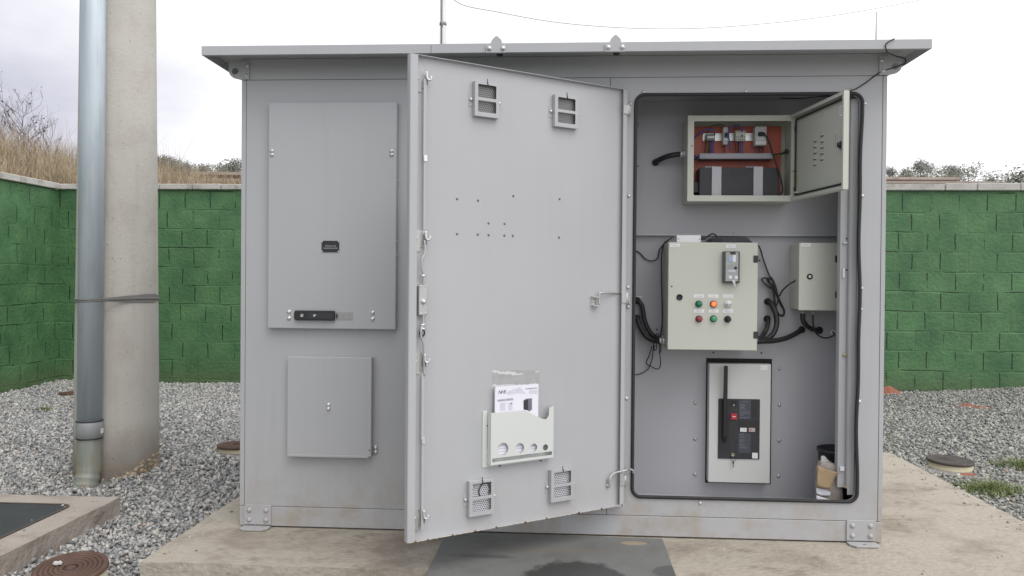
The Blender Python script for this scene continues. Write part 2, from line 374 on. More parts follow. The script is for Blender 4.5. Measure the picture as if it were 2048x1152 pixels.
    jb = N(t, 'ShaderNodeMath', operation='MULTIPLY_ADD'); jb.inputs[1].default_value = -.75; t.links.new(M('MAXIMUM', jm.outputs[0], M('MULTIPLY', jsoft, M('MULTIPLY', patchy(2.4, .42, .62), .5))), jb.inputs[0]); t.links.new(rn.outputs['Fac'], jb.inputs[2])
    bp = N(t, 'ShaderNodeBump'); bp.inputs['Strength'].default_value = .75; bp.inputs['Distance'].default_value = .015; t.links.new(jb.outputs[0], bp.inputs['Height']); t.links.new(bp.outputs[0], b.inputs['Normal'])
    b.inputs['Roughness'].default_value = .62
    return m
GREEN_X = block_mat('green_painted_blocks', 'X'); GREEN_Y = block_mat('green_painted_blocks_side', 'Y')
SOIL = mat('gravel_bed', lin(138, 136, 132), .95, var=.35, scale=60, bump=.6, bscale=70, stain=lin(112, 108, 102), sscale=25, samt=.8)
HILLM = mat('dry_hill_soil', lin(150, 126, 92), .95, var=.3, scale=6, bump=.5, bscale=20)

# ground: one sheet, fine in the yard, coarse out to the horizon
xs = [-400, -150, -60, -25, -12, -8]+list(np.arange(-5.4, 9.21, .15))+[12, 20, 40, 90, 200, 400]
ys = [-200, -60, -20, -8]+list(np.arange(-4.05, 5.86, .15))+[7, 10, 16, 30, 60, 120, 300, 600]
mb = MB()
mb.v = [Vector((x, y, gz(x, y) if (-5.4 <= x <= 9.3 and -4.1 <= y <= 5.9) else -.075)) for y in ys for x in xs]
nx = len(xs)
for j in range(len(ys)-1):
    for i in range(nx-1): mb.f.append((j*nx+i, j*nx+i+1, (j+1)*nx+i+1, (j+1)*nx+i)); mb.sm.append(True); mb.mi.append(0)
tag(obj('ground', mb, SOIL), 'grey ground under the gravel of the fenced yard', 'ground', kind='structure')

# gravel: crushed stones lying on the ground
def stones(n, xr, yr, avoid, smin, smax, z0=None):
    base = np.array([(x, y, z) for x in (-1, 1) for y in (-1, 1) for z in (-1, 1)], float)
    F = np.array([(0, 1, 3, 2), (4, 6, 7, 5), (0, 4, 5, 1), (2, 3, 7, 6), (0, 2, 6, 4), (1, 5, 7, 3)])
    x = rng.uniform(xr[0], xr[1], n); y = rng.uniform(yr[0], yr[1], n)
    keep = np.ones(n, bool)
    for a in avoid: keep &= ~a(x, y)
    x, y = x[keep], y[keep]; n = len(x)
    s = rng.uniform(0, 1, n)**1.6*(smax-smin)+smin
    z = np.array([gz(a, b) if z0 is None else z0 for a, b in zip(x, y)]) + s*(rng.uniform(.1, .75, n) if z0 is None else .15)
    V = np.repeat(base[None], n, 0)*rng.uniform(.3, 1.15, (n, 8, 3))
    V *= (s[:, None]*np.stack([rng.uniform(.85, 1.45, n), rng.uniform(.55, .95, n), rng.uniform(.28, .6, n)], 1)/1.6)[:, None, :]
    q = rng.normal(size=(n, 4)); q[:, 1:3] *= .55; q /= np.linalg.norm(q, axis=1)[:, None]
    w, a, b, c = q.T
    M = np.stack([np.stack([1-2*(b*b+c*c), 2*(a*b-c*w), 2*(a*c+b*w)], 1), np.stack([2*(a*b+c*w), 1-2*(a*a+c*c), 2*(b*c-a*w)], 1), np.stack([2*(a*c-b*w), 2*(b*c+a*w), 1-2*(a*a+b*b)], 1)], 1)
    V = np.einsum('nij,nkj->nki', M, V) + np.stack([x, y, z], 1)[:, None, :]
    Fs = (F[None]+(np.arange(n)*8)[:, None, None])
    return V.reshape(-1, 3), Fs.reshape(-1, 4), n
def in_rect(x0, x1, y0, y1): return lambda x, y: (x > x0) & (x < x1) & (y > y0) & (y < y1)
def in_circ(cx, cy, r): return lambda x, y: (x-cx)**2+(y-cy)**2 < r*r
PIT = (-1.95, -.722, -.95, .352)
AV = [in_rect(-.185, 3.395, -.43, 1.81), in_rect(PIT[0]+.02, PIT[1]-.02, PIT[2], PIT[3]-.02), in_circ(-.535, -.352, .145), in_circ(-.68, 1.665, .15), in_circ(3.69, 1.62, .13), in_circ(-1.19, 1.13, .20), in_circ(-1.11, .86, .05)]
parts = [stones(105000, (-4.02, -.15), (-.9, 4.98), AV, .008, .024), stones(7000, (-.2, .95), (-1.3, -.41), AV, .010, .027),
         stones(9000, (-.2, 3.4), (1.78, 4.98), AV, .015, .032), stones(95000, (3.36, 7.4), (-.6, 4.98), AV, .008, .023)]
parts += [stones(45, (2.68, 3.36), (-.40, 1.75), [], .003, .010, 0.0), stones(30, (3.28, 3.39), (.2, 1.75), [], .006, .016, 0.0), stones(26, (-.17, -.02), (-.40, .5), [], .004, .013, 0.0), stones(16, (-.1, .85), (-.41, -.12), [], .003, .007, 0.0), stones(14, (1.85, 2.7), (-.42, -.12), [], .003, .007, 0.0), stones(20, (-.9, -.73), (-.5, .33), [], .004, .010, .012)]
vo = np.concatenate([p[0] for p in parts]); off = 0; fo = []; cnt = 0
for p in parts: fo.append(p[1]+off); off += len(p[0]); cnt += p[2]
fo = np.concatenate(fo)
me = bpy.data.meshes.new('gravel'); me.vertices.add(len(vo)); me.vertices.foreach_set('co', vo.ravel().astype(np.float32))
me.loops.add(len(fo)*4); me.loops.foreach_set('vertex_index', fo.ravel().astype(np.int32))
me.polygons.add(len(fo)); me.polygons.foreach_set('loop_start', np.arange(0, len(fo)*4, 4, dtype=np.int32))
me.update(calc_edges=True)
at = me.attributes.new('tone', 'FLOAT', 'POINT'); at.data.foreach_set('value', np.repeat(rng.uniform(0, 1, cnt), 8).astype(np.float32))
gm = bpy.data.materials.new('crushed_stone'); gm.use_nodes = True; t = gm.node_tree; b = t.nodes['Principled BSDF']
an = N(t, 'ShaderNodeAttribute', attribute_name='tone'); rp = N(t, 'ShaderNodeValToRGB'); t.links.new(an.outputs['Fac'], rp.inputs[0])
cr = rp.color_ramp; cr.interpolation = 'LINEAR'
cr.elements[0].position = 0; cr.elements[0].color = lin(126, 128, 130); cr.elements[1].position = 1; cr.elements[1].color = lin(222, 219, 212)
for p_, c_ in ((.25, (152, 153, 153)), (.55, (172, 171, 169)), (.8, (192, 190, 186)), (.975, (206, 202, 194)), (.985, (182, 156, 142))):
    e = cr.elements.new(p_); e.color = lin(*c_)
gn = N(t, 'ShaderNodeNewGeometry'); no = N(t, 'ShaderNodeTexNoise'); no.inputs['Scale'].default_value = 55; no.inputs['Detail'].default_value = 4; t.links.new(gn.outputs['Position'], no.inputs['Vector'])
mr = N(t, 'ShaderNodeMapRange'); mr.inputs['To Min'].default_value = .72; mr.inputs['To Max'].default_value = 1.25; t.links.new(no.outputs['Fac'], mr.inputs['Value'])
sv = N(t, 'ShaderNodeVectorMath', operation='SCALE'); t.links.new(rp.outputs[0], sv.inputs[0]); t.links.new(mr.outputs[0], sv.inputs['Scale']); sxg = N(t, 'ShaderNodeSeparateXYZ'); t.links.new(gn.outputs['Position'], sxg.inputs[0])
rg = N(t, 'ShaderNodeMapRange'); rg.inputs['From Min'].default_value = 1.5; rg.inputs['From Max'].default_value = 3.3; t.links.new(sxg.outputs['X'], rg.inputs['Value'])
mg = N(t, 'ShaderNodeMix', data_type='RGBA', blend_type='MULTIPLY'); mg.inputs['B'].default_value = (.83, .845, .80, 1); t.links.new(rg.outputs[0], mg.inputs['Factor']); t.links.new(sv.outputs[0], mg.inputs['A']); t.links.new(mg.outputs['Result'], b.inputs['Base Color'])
b.inputs['Roughness'].default_value = .85
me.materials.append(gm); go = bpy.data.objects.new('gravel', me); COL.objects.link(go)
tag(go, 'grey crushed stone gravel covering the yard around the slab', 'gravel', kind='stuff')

# concrete slab under the cabin
def rough_block(x0, x1, y0, y1, z0, z1, step, amp, top_amp=.0):
    nx_, ny_, nz_ = max(2, int((x1-x0)/step)), max(2, int((y1-y0)/step)), max(2, int((z1-z0)/.03))
    bm = bmesh.new()
    def gridf(A, B, O, na, nb):
        vv = [[bm.verts.new(Vector(O)+Vector(A)*i/na+Vector(B)*j/nb) for j in range(nb+1)] for i in range(na+1)]
        for i in range(na):
            for j in range(nb): bm.faces.new((vv[i][j], vv[i+1][j], vv[i+1][j+1], vv[i][j+1]))
    dx, dy, dz = (x1-x0, 0, 0), (0, y1-y0, 0), (0, 0, z1-z0)
    gridf(dx, dy, (x0, y0, z1), nx_, ny_)
    gridf(dx, dz, (x0, y0, z0), nx_, nz_); gridf(dx, dz, (x0, y1, z0), nx_, nz_)
    gridf(dy, dz, (x0, y0, z0), ny_, nz_); gridf(dy, dz, (x1, y0, z0), ny_, nz_)
    bmesh.ops.remove_doubles(bm, verts=bm.verts[:], dist=1e-4)
    for v in bm.verts:
        p = v.co.copy(); edge = min(p.x-x0, x1-p.x, p.y-y0, y1-p.y) < 1e-3
        if edge:
            a = amp*(1 if abs(p.z-z1) < 1e-3 else 1.6)
            k = mnoise.noise(p*7)*a + mnoise.noise(p*31)*a*.5
            if p.x-x0 < 1e-3: v.co.x += k
            if x1-p.x < 1e-3: v.co.x += k
            if p.y-y0 < 1e-3: v.co.y += k
            if y1-p.y < 1e-3: v.co.y += k
            if abs(p.z-z1) < 1e-3: v.co.z -= abs(mnoise.noise(p*13))*amp*.8
    mb = MB(); bm.verts.index_update(); mb.v = [v.co.copy() for v in bm.verts]; mb.f = [tuple(v.index for v in f.verts) for f in bm.faces]
    mb.sm = [False]*len(mb.f); mb.mi = [0]*len(mb.f); bm.free(); return mb
tag(obj('concrete_slab', rough_block(-.195, 3.405, -.437, 1.80, -.22, 0, .04, .006), CONC), 'beige weathered concrete slab the grey cabin stands on', 'slab', kind='structure')

# green block walls with a coping of concrete pieces
w = thing('block_wall', (1.2, 5.09, -.1), 'long green painted block wall running behind the grey cabin', 'wall')
obj('block_face', MB().box(-4.20, 9.5, 5.0, 5.19, -.4, 1.99), GREEN_X, w)
x = -4.07; first = True
while x < 9.4:
    L = random.choice([.31, .36, .42, .5, .9, 1.0])
    obj('coping', MB().box(x, x+L-.008, 4.962+random.uniform(-.004, .004), 5.22, 1.993, 2.052+random.uniform(-.004, .004)+ .03*sstep(4, 7, x)), COPE, w, bevel=.006); x += L
w = thing('block_wall', (-4.15, 1, -.1), 'green painted block wall coming forward at the left edge of the yard', 'wall')
obj('block_face', MB().box(-4.24, -4.05, -6, 4.997, -.4, 1.985), GREEN_Y, w)
y = 5.2; 
for L in (.24, .62, 1.1, 1.0, 1.2, 1.1, 1.0, 1.2, 1.2, 1.2, 1.3):
    dx = random.uniform(-.012, .012)
    obj('coping', MB().box(-4.27, -4.012+dx*.3-(.06 if y > 5 else 0), (y-L+.01), y if y < 5 else 4.95, 1.990, 2.055), COPE, w, bevel=.006); y -= L

# dry hillside behind the walls
def hz(x, y):
    l = sstep(-2.6, -5.2, x)
    return 1.86 + .05*(y-5.2) + l*(.30*sstep(5.2, 8, y) if x > -4.3 else .12+.35*sstep(-4.3, -7, x)) + .05*mnoise.noise(Vector((x*1.3, y*1.3, 3)))
hx_ = list(np.arange(-16, -4.29, .4))+list(np.arange(-4.25, -.6, .25))
def hill_grid(X, Y):
    mb = MB()
    mb.v = [Vector((x, y, hz(x, y))) for y in Y for x in X]; n = len(X)
    for j in range(len(Y)-1):
        for i in range(n-1): mb.f.append((j*n+i, j*n+i+1, (j+1)*n+i+1, (j+1)*n+i)); mb.sm.append(True); mb.mi.append(0)
    return mb
mb = hill_grid(list(np.arange(-16, -.6, .3)), list(np.arange(5.22, 14, .3)))
mb2 = hill_grid(list(np.arange(-16, -4.28, .3))+[-4.275], list(np.arange(-6, 5.221, .33)))
o = len(mb.v); mb.v += mb2.v; mb.f += [tuple(i+o for i in f) for f in mb2.f]; mb.sm += mb2.sm; mb.mi += mb2.mi
tag(obj('hill', mb, HILLM), 'dry earth bank rising behind the green walls on the left', 'hill', kind='structure')

GRASSD = mat('dry_grass', lin(174, 160, 134), .85, var=.35, scale=9, stain=lin(128, 113, 94), sscale=4, samt=.85)
def blades(n, place, hmin, hmax, w, lean, mb, mi=0):
    for _ in range(n):
        x, y, z, hs = place()
        h = random.uniform(hmin, hmax)*hs; a = random.uniform(0, 2*math.pi); l = abs(random.gauss(0, lean))*h
        ww = w*random.uniform(.6, 1.3); ph = random.uniform(0, math.pi)
        c, s = math.cos(ph)*ww, math.sin(ph)*ww
        prev = None; o = len(mb.v)
        for k in range(4):
            t = k/3; cx = x+math.cos(a)*l*t*t; cy = y+math.sin(a)*l*t*t; cz = z+h*(t-.12*t*t*min(1.5, l/h if h else 0))
            f = (1-.85*t)
            mb.v += [Vector((cx-c*f, cy-s*f, cz)), Vector((cx+c*f, cy+s*f, cz))]
        for k in range(3):
            mb.f.append((o+2*k, o+2*k+1, o+2*k+3, o+2*k+2)); mb.sm.append(False); mb.mi.append(mi)
    return mb
def hp():
    while True:
        x = -11+8.9*random.random(); y = 5.28+5.5*random.random()**1.7
        
        px = x
        hs = .72+.50*sstep(-3.2, -5.4, x) + .25*mnoise.noise(Vector((x*1.1, y*1.1, 0)))
        return x, y, hz(x, y), hs
def hp2():
    x = -4.32-3.5*random.random()**1.5; y = 1+4.2*random.random()
    return x, y, hz(x, y), .7+.3*mnoise.noise(Vector((x, y, 5)))
mb = MB(); blades(22000, hp, .22, .62, .005, .32, mb); blades(6000, hp2, .2, .6, .005, .35, mb)
blades(700, hp, .6, 1.0, .0032, .2, mb); blades(3800, hp, .4, .72, .0035, .25, mb, 1); blades(2600, lambda: (lambda x, y: (x, y, hz(x, y), 1))(-10+8*random.random(), 5.25+.5*random.random()), .1, .26, .007, .9, mb, 2)
tag(obj('dry_grass', mb, [GRASSD, mat('withered_stems', lin(132, 112, 96), .9, var=.3, scale=12), mat('pale_straw', lin(206, 190, 158), .85, var=.2, scale=12)]), 'tall dry straw coloured grass on the bank behind the wall', 'grass', kind='stuff')

# bare shrub on the bank
TWIG = mat('grey_twigs', lin(116, 104, 104), .9, var=.15, scale=20)
LEAFD = mat('dull_leaves', (.06, .062, .035), .8, var=.3, scale=20)
def shrub(base, h, label, spread=1.0):
    tr = thing('bare_shrub', base, label, 'shrub')
    tw = MB(); lf = MB()
    def grow(p, d, L, r, depth):
        n = 4; pts = [p]
        for i in range(n):
            d = (d+Vector((random.gauss(0, .12), random.gauss(0, .12), random.gauss(.03, .08)))).normalized(); pts.append(pts[-1]+d*L/n)
        tw.tube(pts, r, 4, False, rf=lambda t: r*(1-.5*t))
        if depth == 0:
            for q in pts[2:]:
                if random.random() < .13:
                    s = random.uniform(.008, .022); u = Vector((random.gauss(0, 1), random.gauss(0, 1), random.gauss(0, 1))).normalized(); v = u.orthogonal().normalized()
                    lf.add([q, q+u*s+v*s*.5, q+u*2*s, q+u*s-v*s*.5], [(0, 1, 2, 3)])
            return
        for k in range(random.choice([3, 3, 4])):
            i = random.randint(1, n)
            dd = (d+Vector((random.gauss(0, .6), random.gauss(0, .4), random.uniform(-.05, .4)))*spread).normalized()
            grow(pts[i], dd, L*random.uniform(.5, .8), r*.62, depth-1)
    for d, L in (((.02, 0, 1), .42), ((-.35, .1, 1), .38), ((.42, -.1, 1), .36), ((-.7, 0, .8), .36), ((.5, .1, .85), .26)):
        grow(Vector(base)+Vector((d[0]*.1, 0, 0)), Vector(d).normalized(), L*h, .0055*h, 4)
    obj('branches', tw, TWIG, tr); obj('leaves', lf, LEAFD, tr)
b_ = on_y(55, 318, 7.0); shrub((b_.x, 7.0, hz(b_.x, 7.0)+-.05), 1.55, 'leafless grey shrub standing in the dry grass left of the pole')

# far trees
def foliage_mat(name, a, b_):
    m = mat(name, a, .8, var=.3, scale=3, stain=b_, sscale=2.5, samt=.9); return m
FOL = [foliage_mat('hazed_foliage', (.21, .22, .19), (.15, .16, .14)), foliage_mat('hazed_foliage_olive', (.23, .235, .18), (.17, .18, .14))]  # distance haze is painted into these paled leaf colours
BARK = mat('tree_bark', (.09, .075, .06), .9, var=.2)
def tree(px, pytop, y, wid, label, dens=1.0, fol=0, base=0.0):
    wid *= 1.3
    top = on_y(px, pytop, y); x = top.x; zt = top.z
    tr = thing('leafy_tree', (x, y, base), label, 'tree', 'trees on the skyline beyond the wall')
    tk = MB(); zc = zt-wid*.75
    tk.tube(spline([(x, y, base), (x+.1*wid, y, base+(zc-base)*.5), (x-.05*wid, y, zc+wid*.3)]), .14, 8, rf=lambda t: .07*wid*(1.2-t))
    clumps = []
    for k in range(14):
        a = random.uniform(0, 2*math.pi); rr = random.uniform(.1, .9)*wid*.55
        zz = zc+random.uniform(-.35, .72)*wid
        rr *= math.sqrt(max(.08, 1-((zz-zc)/(wid*.8))**2))
        c = Vector((x+math.cos(a)*rr, y+math.sin(a)*rr, zz)); clumps.append((c, wid*random.uniform(.12, .26)))
        tk.tube(spline([(x, y, zc-.3*wid), ((x+c.x)/2, (y+c.y)/2, (zc+c.z)/2-.1*wid), c]), .02*wid, 5, rf=lambda t: .02*wid*(1.1-t))
    clumps.append((Vector((x, y, zt-.14*wid)), .14*wid))
    obj('trunk', tk, BARK, tr)
    lf = MB()
    for c, r in clumps:
        for _ in range(int(330*dens)):
            d = Vector((random.gauss(0, 1), random.gauss(0, 1), random.gauss(0, .8)))*r*.62; q = c+d
            if q.z > zt+.06*wid: continue
            s = wid*random.uniform(.013, .032); u = Vector((random.gauss(0, 1), random.gauss(0, 1), random.gauss(0, 1))).normalized(); v = u.orthogonal().normalized()
            lf.add([q-u*s, q+v*s*.6, q+u*s, q-v*s*.6], [(0, 1, 2, 3)])
    obj('crown', lf, FOL[fol], tr)
tree(331, 315, 40, 1.5, 'dark round tree on the skyline just right of the concrete pole', 1.2)
tree(352, 324, 42, 1.6, 'grey-green tree rising above the dry grass right of the pole', 1.0)
tree(372, 326, 46, 1.3, 'small olive tree between the pole and the cabin on the skyline', .9, 1)
tree(408, 331, 50, 1.5, 'small dark tree top above the middle of the dry grass', .8)
tree(446, 333, 44, 1.3, 'young green tree above the low roof left of the cabin', .8, 1)
tree(468, 322, 40, 1.9, 'bushy tree touching the left edge of the cabin on the skyline', 1.1)
tree(1783, 336, 40, 1.2, 'low tree half hidden behind the right edge of the cabin', .8)
tree(1812, 336, 42, 1.3, 'small tree above the stepped roofs, left of the round crowned one', .8, 1)
tree(1838, 322, 40, 2.0, 'round crowned tree over the stepped roofs right of the cabin', 1.0)
tree(1861, 330, 44, 1.6, 'loose tree joined to the round crowned one over the roofs', .7, 1)
tree(1908, 333, 46, 1.9, 'broad dark tree above the far end of the stepped roofs', .9)
tree(1940, 330, 44, 1.9, 'thin airy tree with gaps beyond the end of the roofs', .45, 1)
tree(1980, 348, 50, 2.2, 'low spreading tree between the airy tree and the right edge', .8)
tree(2040, 330, 36, 2.6, 'open grey-green tree at the right edge of the skyline', .6, 1)

# low building with stepped roofs beyond the wall
ROOFM = mat('fibre_cement_roof', lin(172, 160, 152), .9, var=.12, scale=4, stain=lin(128, 116, 108), sscale=5, samt=.7)
LOWWALL = mat('brown_render', lin(140, 122, 112), .95, var=.12, scale=3)
lb = thing('low_building', (3.2, 10.5, -.07), 'long low building with stepped grey roofs behind the green wall', 'building')
def tier(y, pl, pr, th, dep, wallz):
    a, b = on_y(*pl, y), on_y(*pr, y)
    def T(p): # a sheet whose front edge runs a->b
        f = p[0]; q = a.lerp(b, f); return Vector((q.x, y+p[1], q.z+p[2]))
    mb = MB(); mb.prism([(0, 0), (1, th*.15), (1, th*1.0-.0), (0, th)], lambda p: T((p[0], p[1], p[2]-th)), 0, dep); 
    obj('roof', mb, ROOFM, lb)
    mb = MB().add([(a.x+.05, y+.25, wallz), (b.x-.05, y+.25, wallz), (b.x-.05, y+.25, b.z-th*1.05), (a.x+.05, y+.25, a.z-th*1.05), (a.x+.05, y+.45, wallz), (b.x-.05, y+.45, wallz), (b.x-.05, y+.45, b.z-th*1.05), (a.x+.05, y+.45, a.z-th*1.05)],
              [(0, 1, 2, 3), (4, 5, 6, 7), (0, 1, 5, 4), (2, 3, 7, 6), (0, 3, 7, 4), (1, 2, 6, 5)])
    obj('wall', mb, LOWWALL, lb)
tier(11.5, (380, 343.3), (1925, 354.5), .055, 2.5, 0)
tier(9.6, (380, 356.7), (1995, 362.5), .05, 2.1, 0)
# ------------------------------------------------------------------ pole, conduit, straps
m = mat('pole_concrete', lin(186, 182, 175), .85, var=.05, scale=5, bump=.25, bscale=60, stain=lin(172, 167, 158), sscale=4, samt=.6, streak=.07)
t = m.node_tree; b = t.nodes['Principled BSDF']; src = b.inputs['Base Color'].links[0].from_socket
g = N(t, 'ShaderNodeNewGeometry')
vo_ = N(t, 'ShaderNodeTexVoronoi'); vo_.inputs['Scale'].default_value = 34; t.links.new(g.outputs['Position'], vo_.inputs['Vector'])
sel = N(t, 'ShaderNodeMapRange'); sel.inputs['From Min'].default_value = .05; sel.inputs['From Max'].default_value = .14; sel.inputs['To Min'].default_value = 1; sel.inputs['To Max'].default_value = 0; t.links.new(vo_.outputs['Distance'], sel.inputs['Value'])
sr = N(t, 'ShaderNodeSeparateColor'); t.links.new(vo_.outputs['Color'], sr.inputs[0])
gt = N(t, 'ShaderNodeMath', operation='GREATER_THAN'); gt.inputs[1].default_value = .58; t.links.new(sr.outputs[0], gt.inputs[0])
ml = N(t, 'ShaderNodeMath', operation='MULTIPLY'); t.links.new(gt.outputs[0], ml.inputs[0]); t.links.new(sel.outputs[0], ml.inputs[1])
mx = N(t, 'ShaderNodeMix', data_type='RGBA'); mx.inputs['B'].default_value = lin(104, 98, 92); t.links.new(ml.outputs[0], mx.inputs['Factor']); t.links.new(src, mx.inputs['A'])
# brown earth staining near the foot and a rust run
sz = N(t, 'ShaderNodeSeparateXYZ'); t.links.new(g.outputs['Position'], sz.inputs[0])
zn = N(t, 'ShaderNodeTexNoise'); zn.inputs['Scale'].default_value = 7; zn.inputs['Detail'].default_value = 6; t.links.new(g.outputs['Position'], zn.inputs['Vector'])
zm = N(t, 'ShaderNodeMath', operation='MULTIPLY_ADD'); zm.inputs[1].default_value = -.5; t.links.new(zn.outputs['Fac'], zm.inputs[0]); t.links.new(sz.outputs['Z'], zm.inputs[2])
zr = N(t, 'ShaderNodeMapRange', interpolation_type='SMOOTHSTEP'); zr.inputs['From Min'].default_value = -.02; zr.inputs['From Max'].default_value = -.46; zr.inputs['To Max'].default_value = .65; t.links.new(zm.outputs[0], zr.inputs['Value'])
mz = N(t, 'ShaderNodeMix', data_type='RGBA'); mz.inputs['B'].default_value = lin(158, 128, 98); t.links.new(zr.outputs[0], mz.inputs['Factor']); t.links.new(mx.outputs['Result'], mz.inputs['A'])
t.links.new(mz.outputs['Result'], b.inputs['Base Color'])
POLEM = m
PC = (on_y(234.5, 800, 1.13).x, 1.13)
mb = MB(); prof = [(.226-.0048*i, -.2+i*.45) for i in range(22)]
mb.lathe((PC[0], PC[1], 0), (0, 0, 1), prof, 48)
pole = tag(obj('utility_pole', mb, POLEM), 'thick pale concrete utility pole standing in the gravel', 'pole')
mb = MB()
for _ in range(130):
    a = random.uniform(-1.0, .35); hh = .085*sstep(-1.0, -.2, a)+.012
    q = Vector((PC[0]+.219*math.cos(a), PC[1]+.219*math.sin(a), gz(-1, 1)+random.random()**1.5*hh)); s_ = random.uniform(.005, .013)
    mb.lathe(q, (random.gauss(0, 1), random.gauss(0, 1), random.gauss(0, 1)), [(.001, -s_), (s_*random.uniform(.8, 1.4), -s_*.4), (s_*random.uniform(.8, 1.3), s_*.3), (.001, s_*.8)], 5, smooth=False)
obj('mortar_lump', mb, mat('mortar', lin(172, 156, 132), .95, var=.2, scale=25, bump=.6), pole)
# galvanised conduit on the front of the pole
f1 = on_y(180, 700, .85)
px_ = on_y(180.5, 700, .862).x; CX, CY, CR = px_, .862, .0625
cp = thing('conduit_pipe', (CX, CY, -.1), 'galvanised steel conduit strapped upright against the concrete pole', 'pipe')
top_x = on_y(187, 20, CY+.02).x
zc1 = on_y(180, 846, CY-.06).z; zc0 = on_y(180, 879, CY-.06).z
leanx = (top_x-CX)/(2.0-.8)
def cpos(z): return Vector((CX+leanx*(z-.72), CY+.01*(z-.7), z))
obj('upper_pipe', MB().tube([cpos(zc1-.004), cpos(2.0), cpos(5.5)], CR, 36), GALV, cp)
DULLG = mat('dull_grey_sleeve', lin(148, 151, 152), .6, .15, var=.12, scale=8, stain=lin(124, 118, 104), sscale=7, samt=.7)
obj('coupling', MB().lathe(cpos(zc0), cpos(zc1)-cpos(zc0), [(CR+.001, 0), (CR+.004, .003), (CR+.004, (zc1-zc0)-.003), (CR+.001, zc1-zc0)], 36), DULLG, cp)
for z_ in (zc1+.002, zc0-.002):
    obj('joint_tape', MB().lathe(cpos(z_)-Vector((0, 0, .003)), (0, 0, 1), [(CR+.0012, 0), (CR+.0048, .0015), (CR+.0048, .0045), (CR+.0012, .006)], 36), INK, cp)
lp = [cpos(zc0)]; n_ = 26
for i in range(1, n_+1):
    z = zc0-(zc0+.13)*i/n_; q = cpos(z); k = sstep(.05, -.12, z); q.y -= .03*k; q.x -= .004*k; lp.append(q)
obj('lower_elbow', MB().tube(lp, CR, 32, rf=lambda t: CR-.002+(.0035*math.sin(t*58) if t > .58 else 0)), mat('elbow_steel', lin(150, 155, 148), .55, .25, var=.12, scale=7, stain=lin(158, 138, 104), sscale=6, samt=.65, stretch=(6, 6, .8)), cp)
lab0, lab1 = (187, 859), (203, 871)
a_ = on_y(195, 865, CY-.05); ang = math.asin(max(-1, min(1, (a_.x-cpos(a_.z).x)/CR)))
mb = MB(); vs_ = []
for i in range(7):
    g_ = ang-.25+.5*i/6+.12
    for z in (a_.z-.014, a_.z+.014): vs_.append(cpos(z)+Vector((math.sin(g_), -math.cos(g_), 0))*(CR+.0058))
mb.add(vs_, [(2*i, 2*i+2, 2*i+3, 2*i+1) for i in range(6)], True)
obj('sticker', mb, LABEL, cp)
# wire strap round pole and conduit
STRAPM = mat('strap_steel', lin(126, 124, 122), .5, .4, var=.2, scale=40)
sp = thing('wire_strap', (PC[0], PC[1], .95), 'twisted grey steel strap binding the conduit to the pole', 'strap')
def hull_path(z0, wob, rp, zr):
    C0 = Vector((PC[0], PC[1])); C1 = Vector((cpos(1).x, cpos(1).y)); pts = []
    rpole = .2155
    P = [C0+Vector((math.cos(a), math.sin(a)))*(rpole+rp) for a in np.linspace(0, 2*math.pi, 80)]+[C1+Vector((math.cos(a), math.sin(a)))*(CR+rp) for a in np.linspace(0, 2*math.pi, 40)]
    P = sorted(set((round(p.x, 5), round(p.y, 5)) for p in P))
    def half(P):
        h = []
        for p in P:
            while len(h) > 1 and (h[-1][0]-h[-2][0])*(p[1]-h[-2][1])-(h[-1][1]-h[-2][1])*(p[0]-h[-2][0]) <= 0: h.pop()
            h.append(p)
        return h
    H = half(P)[:-1]+half(P[::-1])[:-1]
    return [Vector((x, y, z0+zr*(x-C1.x)+wob*math.sin(i*.35))) for i, (x, y) in enumerate(H)]
zs = on_y(180, 601, CY-.06).z
for dz, rp, zr in ((.004, .004, .02), (-.006, .0045, .05)):
    obj('wire', MB().loop(hull_path(zs+dz, .0015, rp, zr), .0030, 6), STRAPM, sp)
hp_ = hull_path(zs, 0, .003, .03); mb = MB(); n = len(hp_)
for q in hp_:
    k = sstep(-.02, .30, q.x-CX); hh = .005+.019*k*(1 if q.y < PC[1] else .6)
    mb.v += [q+Vector((0, 0, hh+.006*k)), q-Vector((0, 0, hh))]
for i in range(n): j = (i+1) % n; mb.f.append((2*i, 2*j, 2*j+1, 2*i+1)); mb.sm.append(True); mb.mi.append(0)
obj('band', mb, mat('flat_strap', lin(138, 136, 134), .55, .35, var=.2, scale=60, stretch=(1, 1, 8)), sp)

# ------------------------------------------------------------------ inspection pit, manholes
pit = thing('inspection_pit', (-1.3, -.3, -.1), 'raised concrete inspection pit with a dark metal cover at lower left', 'pit')
PX0, PX1, PY0, PY1 = PIT
HX1, HY1 = -.865, .195
mb = MB(); T2 = lambda p: Vector((p[0], p[2], p[1]))
mb = rough_block(PX0, PX1, PY0, PY1, -.2, .012, .04, .005)
obj('frame', mb, PITC, pit)
hole = rrect(-1.85, HX1, -.85, HY1, .05, 6)
obj('rim', MB().plate(rrect(-1.862, HX1+.012, -.862, HY1+.012, .055, 6), [rrect(-1.85, HX1-.0, -.85, HY1, .05, 6)], T2, .0115, .017), mat('rim_steel', (.10, .085, .07), .7, .3, var=.2, scale=30), pit)
cm = mat('chequer_plate', (.045, .047, .052), .45, .35, var=.2, scale=8)
t = cm.node_tree; b = t.nodes['Principled BSDF']; g = N(t, 'ShaderNodeNewGeometry')
mpn = N(t, 'ShaderNodeMapping'); mpn.inputs['Rotation'].default_value = (0, 0, .4); mpn.inputs['Scale'].default_value = (28, 28, 28); t.links.new(g.outputs['Position'], mpn.inputs['Vector'])
wv = N(t, 'ShaderNodeTexBrick'); wv.inputs['Scale'].default_value = 1; wv.inputs['Mortar Size'].default_value = .18; wv.inputs['Mortar Smooth'].default_value = .6; t.links.new(mpn.outputs[0], wv.inputs['Vector'])
